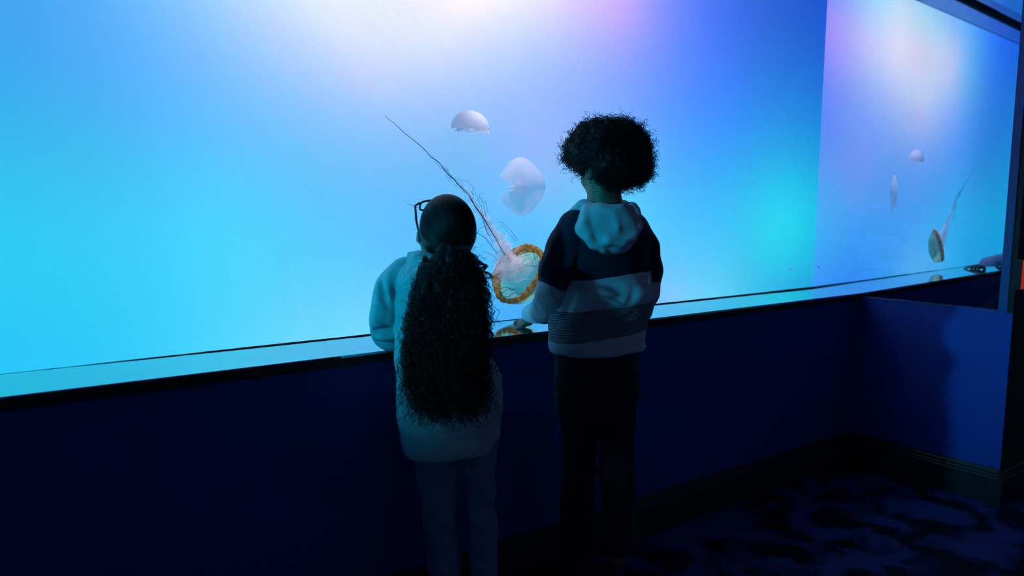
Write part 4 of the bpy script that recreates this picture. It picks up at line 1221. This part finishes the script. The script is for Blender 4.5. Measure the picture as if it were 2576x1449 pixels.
# dark canals and short tentacle loops lying across the open bell
for k in range(18):
    a0 = 2 * math.pi * k / 18 + jr.uniform(-0.12, 0.12)
    pts = []
    r_in = jr.uniform(0.35, 0.6)
    tw = jr.uniform(-0.5, 0.5)
    for t in np.linspace(0, 1, 18):
        rho = 0.92 + (r_in - 0.92) * t
        pts.append(jpt(a0 + tw * t ** 2 + 0.06 * math.sin(t * 9 + k), rho, 0.098 * math.cos(rho * math.pi / 2) ** 0.9 - 0.010 - 0.012 * t))
    V, F = strands(np.array(pts)[None], 0.0011, 0.6, 5)
    link('canal', fast_mesh('canal', V, F), M['canal'], jelly)

SPINE = np.array([(1.5094, 2.2, 0.9488), (1.4617, 2.18, 1.0023), (1.4182, 2.17, 1.0607), (1.3525, 2.17, 1.1587), (1.2844, 2.17, 1.2438), (1.2181, 2.165, 1.298), (1.1643, 2.16, 1.3417), (1.1121, 2.155, 1.3839), (1.0408, 2.15, 1.4361), (0.9804, 2.15, 1.4761)])
def along(ts):
    s = np.linspace(0, 1, len(SPINE))
    k = np.hanning(9); k /= k.sum()
    tt = np.linspace(0, 1, 200)
    C = np.stack([np.convolve(np.pad(np.interp(tt, s, SPINE[:, i]), 4, 'edge'), k, 'valid') for i in range(3)], 1)
    return np.stack([np.interp(ts, tt, C[:, i]) for i in range(3)], 1)
# frilled oral arms: ruffled ribbons wound round the trailing line
for k in range(13):
    t0, t1 = (0.0, [0.42, 0.50, 0.36, 0.58, 0.33, 0.46, 0.86, 0.70, 0.30, 0.22, 0.40, 0.78, 0.26][k])
    n = 260
    ts = np.linspace(t0, t1, n)
    C = along(ts)
    T = np.gradient(C, axis=0); T /= np.linalg.norm(T, axis=1, keepdims=True)
    A = np.cross(T, (0.5, 0.8, 0.2)); A /= np.linalg.norm(A, axis=1, keepdims=True)
    B_ = np.cross(T, A)
    u = np.linspace(0, 1, n)
    ph0 = k * 2 * math.pi / 13
    spin = ph0 + u * jr.uniform(2, 6)
    fat = (0.046 * np.exp(-ts * 6.0) + 0.040 * np.exp(-ts * 1.5)) * (1 - u ** 4)
    wob = 0.65 + 0.55 * vnoise(np.stack([ts * 26, np.full(n, k * 3.1), np.zeros(n)], 1), k)
    n1 = vnoise(np.stack([ts * 48, np.full(n, k * 1.7), np.zeros(n)], 1), 100 + k)
    n2 = vnoise(np.stack([ts * 95, np.full(n, k * 2.3), np.zeros(n)], 1), 200 + k)
    V = []
    m_ = 7
    for j in range(m_):
        v = j / (m_ - 1)
        ruff = v ** 1.2 * 0.75 * fat * n1 + v * 0.45 * fat * n2
        rad = fat * wob * (0.08 + 1.0 * v + 0.18 * v * n2)
        P = C + (A * np.cos(spin)[:, None] + B_ * np.sin(spin)[:, None]) * rad[:, None] + (-A * np.sin(spin)[:, None] + B_ * np.cos(spin)[:, None]) * ruff[:, None] * 1.2
        V.append(P)
    V = np.stack(V, 1).reshape(-1, 3)
    i = np.arange(n - 1)[:, None] * m_ + np.arange(m_ - 1)[None]
    i = i.ravel()
    F = np.stack([i, i + 1, i + m_ + 1, i + m_], 1)
    link('oral_arm', fast_mesh('oral_arm', V, F), M['frill'], jelly)
# the dark trailing line and finer tentacles
def tentacle(pts, r, wig=0.004, freq=14, seed=0, taper=0.3):
    P = np.array(pts, float)
    s = np.linspace(0, 1, len(P)); tt = np.linspace(0, 1, 90)
    C = np.stack([np.interp(tt, s, P[:, i]) for i in range(3)], 1)
    k = np.hanning(11); k /= k.sum()
    C = np.stack([np.convolve(np.pad(C[:, i], 5, 'edge'), k, 'valid') for i in range(3)], 1)
    for i in range(3):
        C[:, i] += wig * np.sin(math.pi * tt) * vnoise(np.stack([tt * freq, np.full(90, i * 7.3), np.full(90, float(seed))], 1), seed)
    V, F = strands(C[None], r, taper, 5)
    link('tentacle', fast_mesh('tentacle', V, F), M['tentacle'], jelly)
tentacle(along(np.linspace(0.14, 1.0, 24)), 0.0021, 0.006, 26, 1, 0.35)
tentacle(along(np.linspace(0.08, 0.62, 18)) + np.array([0.003, 0.004, 0.002]), 0.0014, 0.008, 22, 2)
for i, pl_ in enumerate((
        [(1.4057, 2.15, 1.0268), (1.3548, 2.15, 1.0837), (1.3131, 2.15, 1.1091), (1.2456, 2.16, 1.1556), (1.1853, 2.16, 1.2124)],
        [(1.3797, 2.14, 1.0586), (1.3666, 2.14, 1.0974), (1.344, 2.14, 1.136)],
        [(1.3634, 2.14, 1.0906), (1.3313, 2.14, 1.166), (1.3028, 2.14, 1.2063), (1.2935, 2.14, 1.2396), (1.303, 2.14, 1.2571)],
        [(1.3509, 2.13, 1.1252), (1.3269, 2.13, 1.193), (1.3112, 2.13, 1.2264), (1.2987, 2.13, 1.2569), (1.2677, 2.13, 1.2788), (1.2371, 2.13, 1.2821)],
        [(1.3461, 2.13, 1.1592), (1.3365, 2.13, 1.1997), (1.3191, 2.13, 1.2265), (1.327, 2.13, 1.2399)],
        [(1.3691, 2.16, 1.1724), (1.3594, 2.16, 1.2066), (1.3322, 2.16, 1.2308)],
        [(1.4888, 2.14, 1.0738), (1.4546, 2.14, 1.1096), (1.421, 2.14, 1.1351), (1.3994, 2.14, 1.1436)],
        [(1.4816, 2.15, 1.0708), (1.4509, 2.15, 1.1024), (1.4206, 2.15, 1.1308)],
        [(1.2985, 2.12, 1.0858), (1.3144, 2.12, 1.1192), (1.3416, 2.12, 1.1255), (1.3609, 2.12, 1.1388), (1.3642, 2.12, 1.1551)],
        [(1.3949, 2.13, 1.0058), (1.367, 2.13, 1.0318), (1.3298, 2.13, 1.0413)],
        [(1.3414, 2.12, 1.0112), (1.3142, 2.12, 1.0313), (1.303, 2.12, 1.0114), (1.2969, 2.12, 1.0859)],
        [(1.0825, 2.12, 1.1902), (1.0628, 2.12, 1.1978), (1.0434, 2.12, 1.204)],
        [(1.5227, 2.12, 1.0238), (1.4881, 2.12, 1.0138), (1.4453, 2.12, 1.0406), (1.4285, 2.12, 1.0578)],
        [(1.5672, 2.12, 0.9762), (1.5229, 2.12, 0.9839), (1.471, 2.12, 0.9919)])):
    tentacle(pl_, 0.0011 if i in (0, 2) else 0.0007, 0.004 if i in (2, 3, 4) else 0.002, 20, 10 + i, 0.5)

# pale jellies far back in the water
def dome_jelly(name, c, axis, R, H, label, arms):
    g = tag(empty(name, (0, 0, 0)), label, 'jellyfish', 'pale jellies deep in the tank')
    pr = [(max(0.001, R * math.sin(s * math.pi / 2) ** 0.9), H * math.cos(s * math.pi / 2)) for s in np.linspace(0, 1, 16)]
    pr += [(r * 0.93, h * 0.9 - 0.002) for r, h in pr[::-1][1:]]
    def sc(i, a):
        k = max(0, 1 - abs(i - 15) / 3)
        return 0.0, 0.010 * k * math.sin(a * 9) * math.sin(a * 4 + 1)
    V, F, a1, a2 = revolve(pr, 80, c, axis, sc)
    link('bell', fast_mesh('bell', V, F), M['ghost'], g)
    return g, a1, a2
c1 = np.array([(1.4937, 2.62, 1.4884)][0])
g1, _, _ = dome_jelly('moon_jelly', c1, (0.05, -0.15, 1.0), 0.080, 0.072, 'pale pink dome-shaped jelly hovering high, above the smaller child', True)
# short frill under the dome
fr = []
for k in range(60):
    a = 2 * math.pi * k / 60
    fr.append((c1[0] + 0.055 * math.cos(a), c1[1] + 0.055 * math.sin(a), c1[2] + 0.004))
fr = np.array(fr)
V = np.concatenate([fr, fr * np.array([1, 1, 1]) + np.stack([0.01 * np.cos(np.arange(60) * 1.3), 0.01 * np.sin(np.arange(60) * 1.7), -0.010 - 0.006 * np.sin(np.arange(60) * 1.9)], 1)])
link('frill', mesh_of('frill', V, [(k, (k + 1) % 60, 60 + (k + 1) % 60, 60 + k) for k in range(60)], True), M['ghost'], g1)

c2 = np.array([(1.7497, 2.66, 1.2734)][0])
ax2 = unit(np.array([0, 0, 1.2]) - c2)                        # its crown is turned to the viewer's side of the tank
g2 = tag(empty('moon_jelly'), 'pale round jelly with a bright centre and a notched edge, between the two heads', 'jellyfish', 'pale jellies deep in the tank')
ee1 = unit(np.cross(ax2, (0, 0, 1))); ee2 = np.cross(ee1, ax2)
if ee1 @ np.array([1, 0, 0]) < 0:
    ee1 = -ee1
V, F, rings, seg = [], [], 14, 110
for side in (0, 1):
    for i in range(rings):
        s = i / (rings - 1)
        for k in range(seg):
            # the bell is folded open at the left: the angle stops short of a full turn
            a = math.radians(203) + math.radians(316) * k / (seg - 1) - math.radians(0)
            edge = 1.0 + 0.035 * math.sin(a * 4) + 0.05 * math.cos(a * 4 + 0.4)
            inner_r = 0.16 * (1 if side == 0 else 1)
            rho = (inner_r + (1 - inner_r) * s) * 0.108 * edge
            h = 0.040 * (1 - s ** 2) - side * 0.006
            p = c2 + ee1 * rho * math.cos(a) * 0.96 + ee2 * rho * math.sin(a) * 1.06 + ax2 * h
            V.append(p)
    for i in range(rings - 1):
        for k in range(seg - 1):
            b0 = side * rings * seg
            F.append((b0 + i * seg + k, b0 + i * seg + k + 1, b0 + (i + 1) * seg + k + 1, b0 + (i + 1) * seg + k))
link('bell', fast_mesh('bell', V, F), M['ghost'], g2)
f = Field(c2 - 0.06, c2 + 0.08, 0.0025)
f.ell(c2 + ax2 * 0.030 - ee1 * 0.004, (0.026, 0.030, 0.014), (ee1, ee2, ax2), 0.0)
f.ell(c2 + ax2 * 0.030 - ee1 * 0.032 - ee2 * 0.006, (0.022, 0.010, 0.010), (ee1, ee2, ax2), 0.01)
from_field('gonad', f, M['ghost_core'], g2)

# a speck of a jelly low by the corner
c3 = np.array([(3.0666, 2.12, 0.8979)][0])
f = Field(c3 - 0.03, c3 + 0.03, 0.0015)
f.ell(c3, (0.013, 0.008, 0.006), None, 0.0)
f.cone(c3, c3 + np.array([-0.012, 0, 0.005]), 0.004, 0.002, 0.006)
o, _, _ = from_field('small_jelly', f, M['ghost_core'], None)
tag(o, 'tiny pale jelly drifting low in the tank near the corner', 'jellyfish')

# ------------------------------------------------------------------ red sign at the right edge
m, nt, out = new_mat('red_backlit_face')
em = nd(nt, 'ShaderNodeEmission')
em.inputs['Color'].default_value = (1.0, 0.08, 0.04, 1)
em.inputs['Strength'].default_value = 0.28
nt.links.new(em.outputs[0], out.inputs['Surface'])
M['red'] = m
RX = 3.1875
sg = tag(empty('wall_sign', (RX, Y_END, 0.9557)), 'red backlit sign on the dark wall at the far right edge', 'sign')
link('housing', mesh_of('housing', *box(0.0, 0.26, -0.030, 0.0, -0.078, 0.042)), M['dark_paint'], sg)
link('sign_face', mesh_of('sign_face', *box(0.004, 0.256, -0.032, -0.0302, -0.074, 0.038)), M['red'], sg)

# ------------------------------------------------------------------ spots outside the picture (the cyan one is added)
for (loc, aim, colr, e, cone), lab in zip(UNSEEN_SPOTS, ('added unseen black spotlight standing in for tank glow, near the left end of the window', 'black track spotlight hanging behind the viewer')):
    pn = tag(empty('unseen_spotlight', loc), lab, 'lamp')
    dv = unit(np.array(aim) - np.array(loc))
    V, F, _, _ = revolve([(0.010, -0.16), (0.045, -0.155), (0.055, -0.10), (0.060, 0.02), (0.056, 0.02), (0.050, -0.06), (0.010, -0.08)], 32, (0, 0, 0), dv)
    link('housing', fast_mesh('housing', V, F), M['dark_paint'], pn)
    V, F = strands(np.array([[tuple(-dv * 0.1), (-dv[0] * 0.1, -dv[1] * 0.1, 0.3), (-dv[0] * 0.1, -dv[1] * 0.1, 3.0 - loc[2])]], float), 0.008, 1.0, 8)
    link('stem', fast_mesh('stem', V, F), M['dark_paint'], pn)
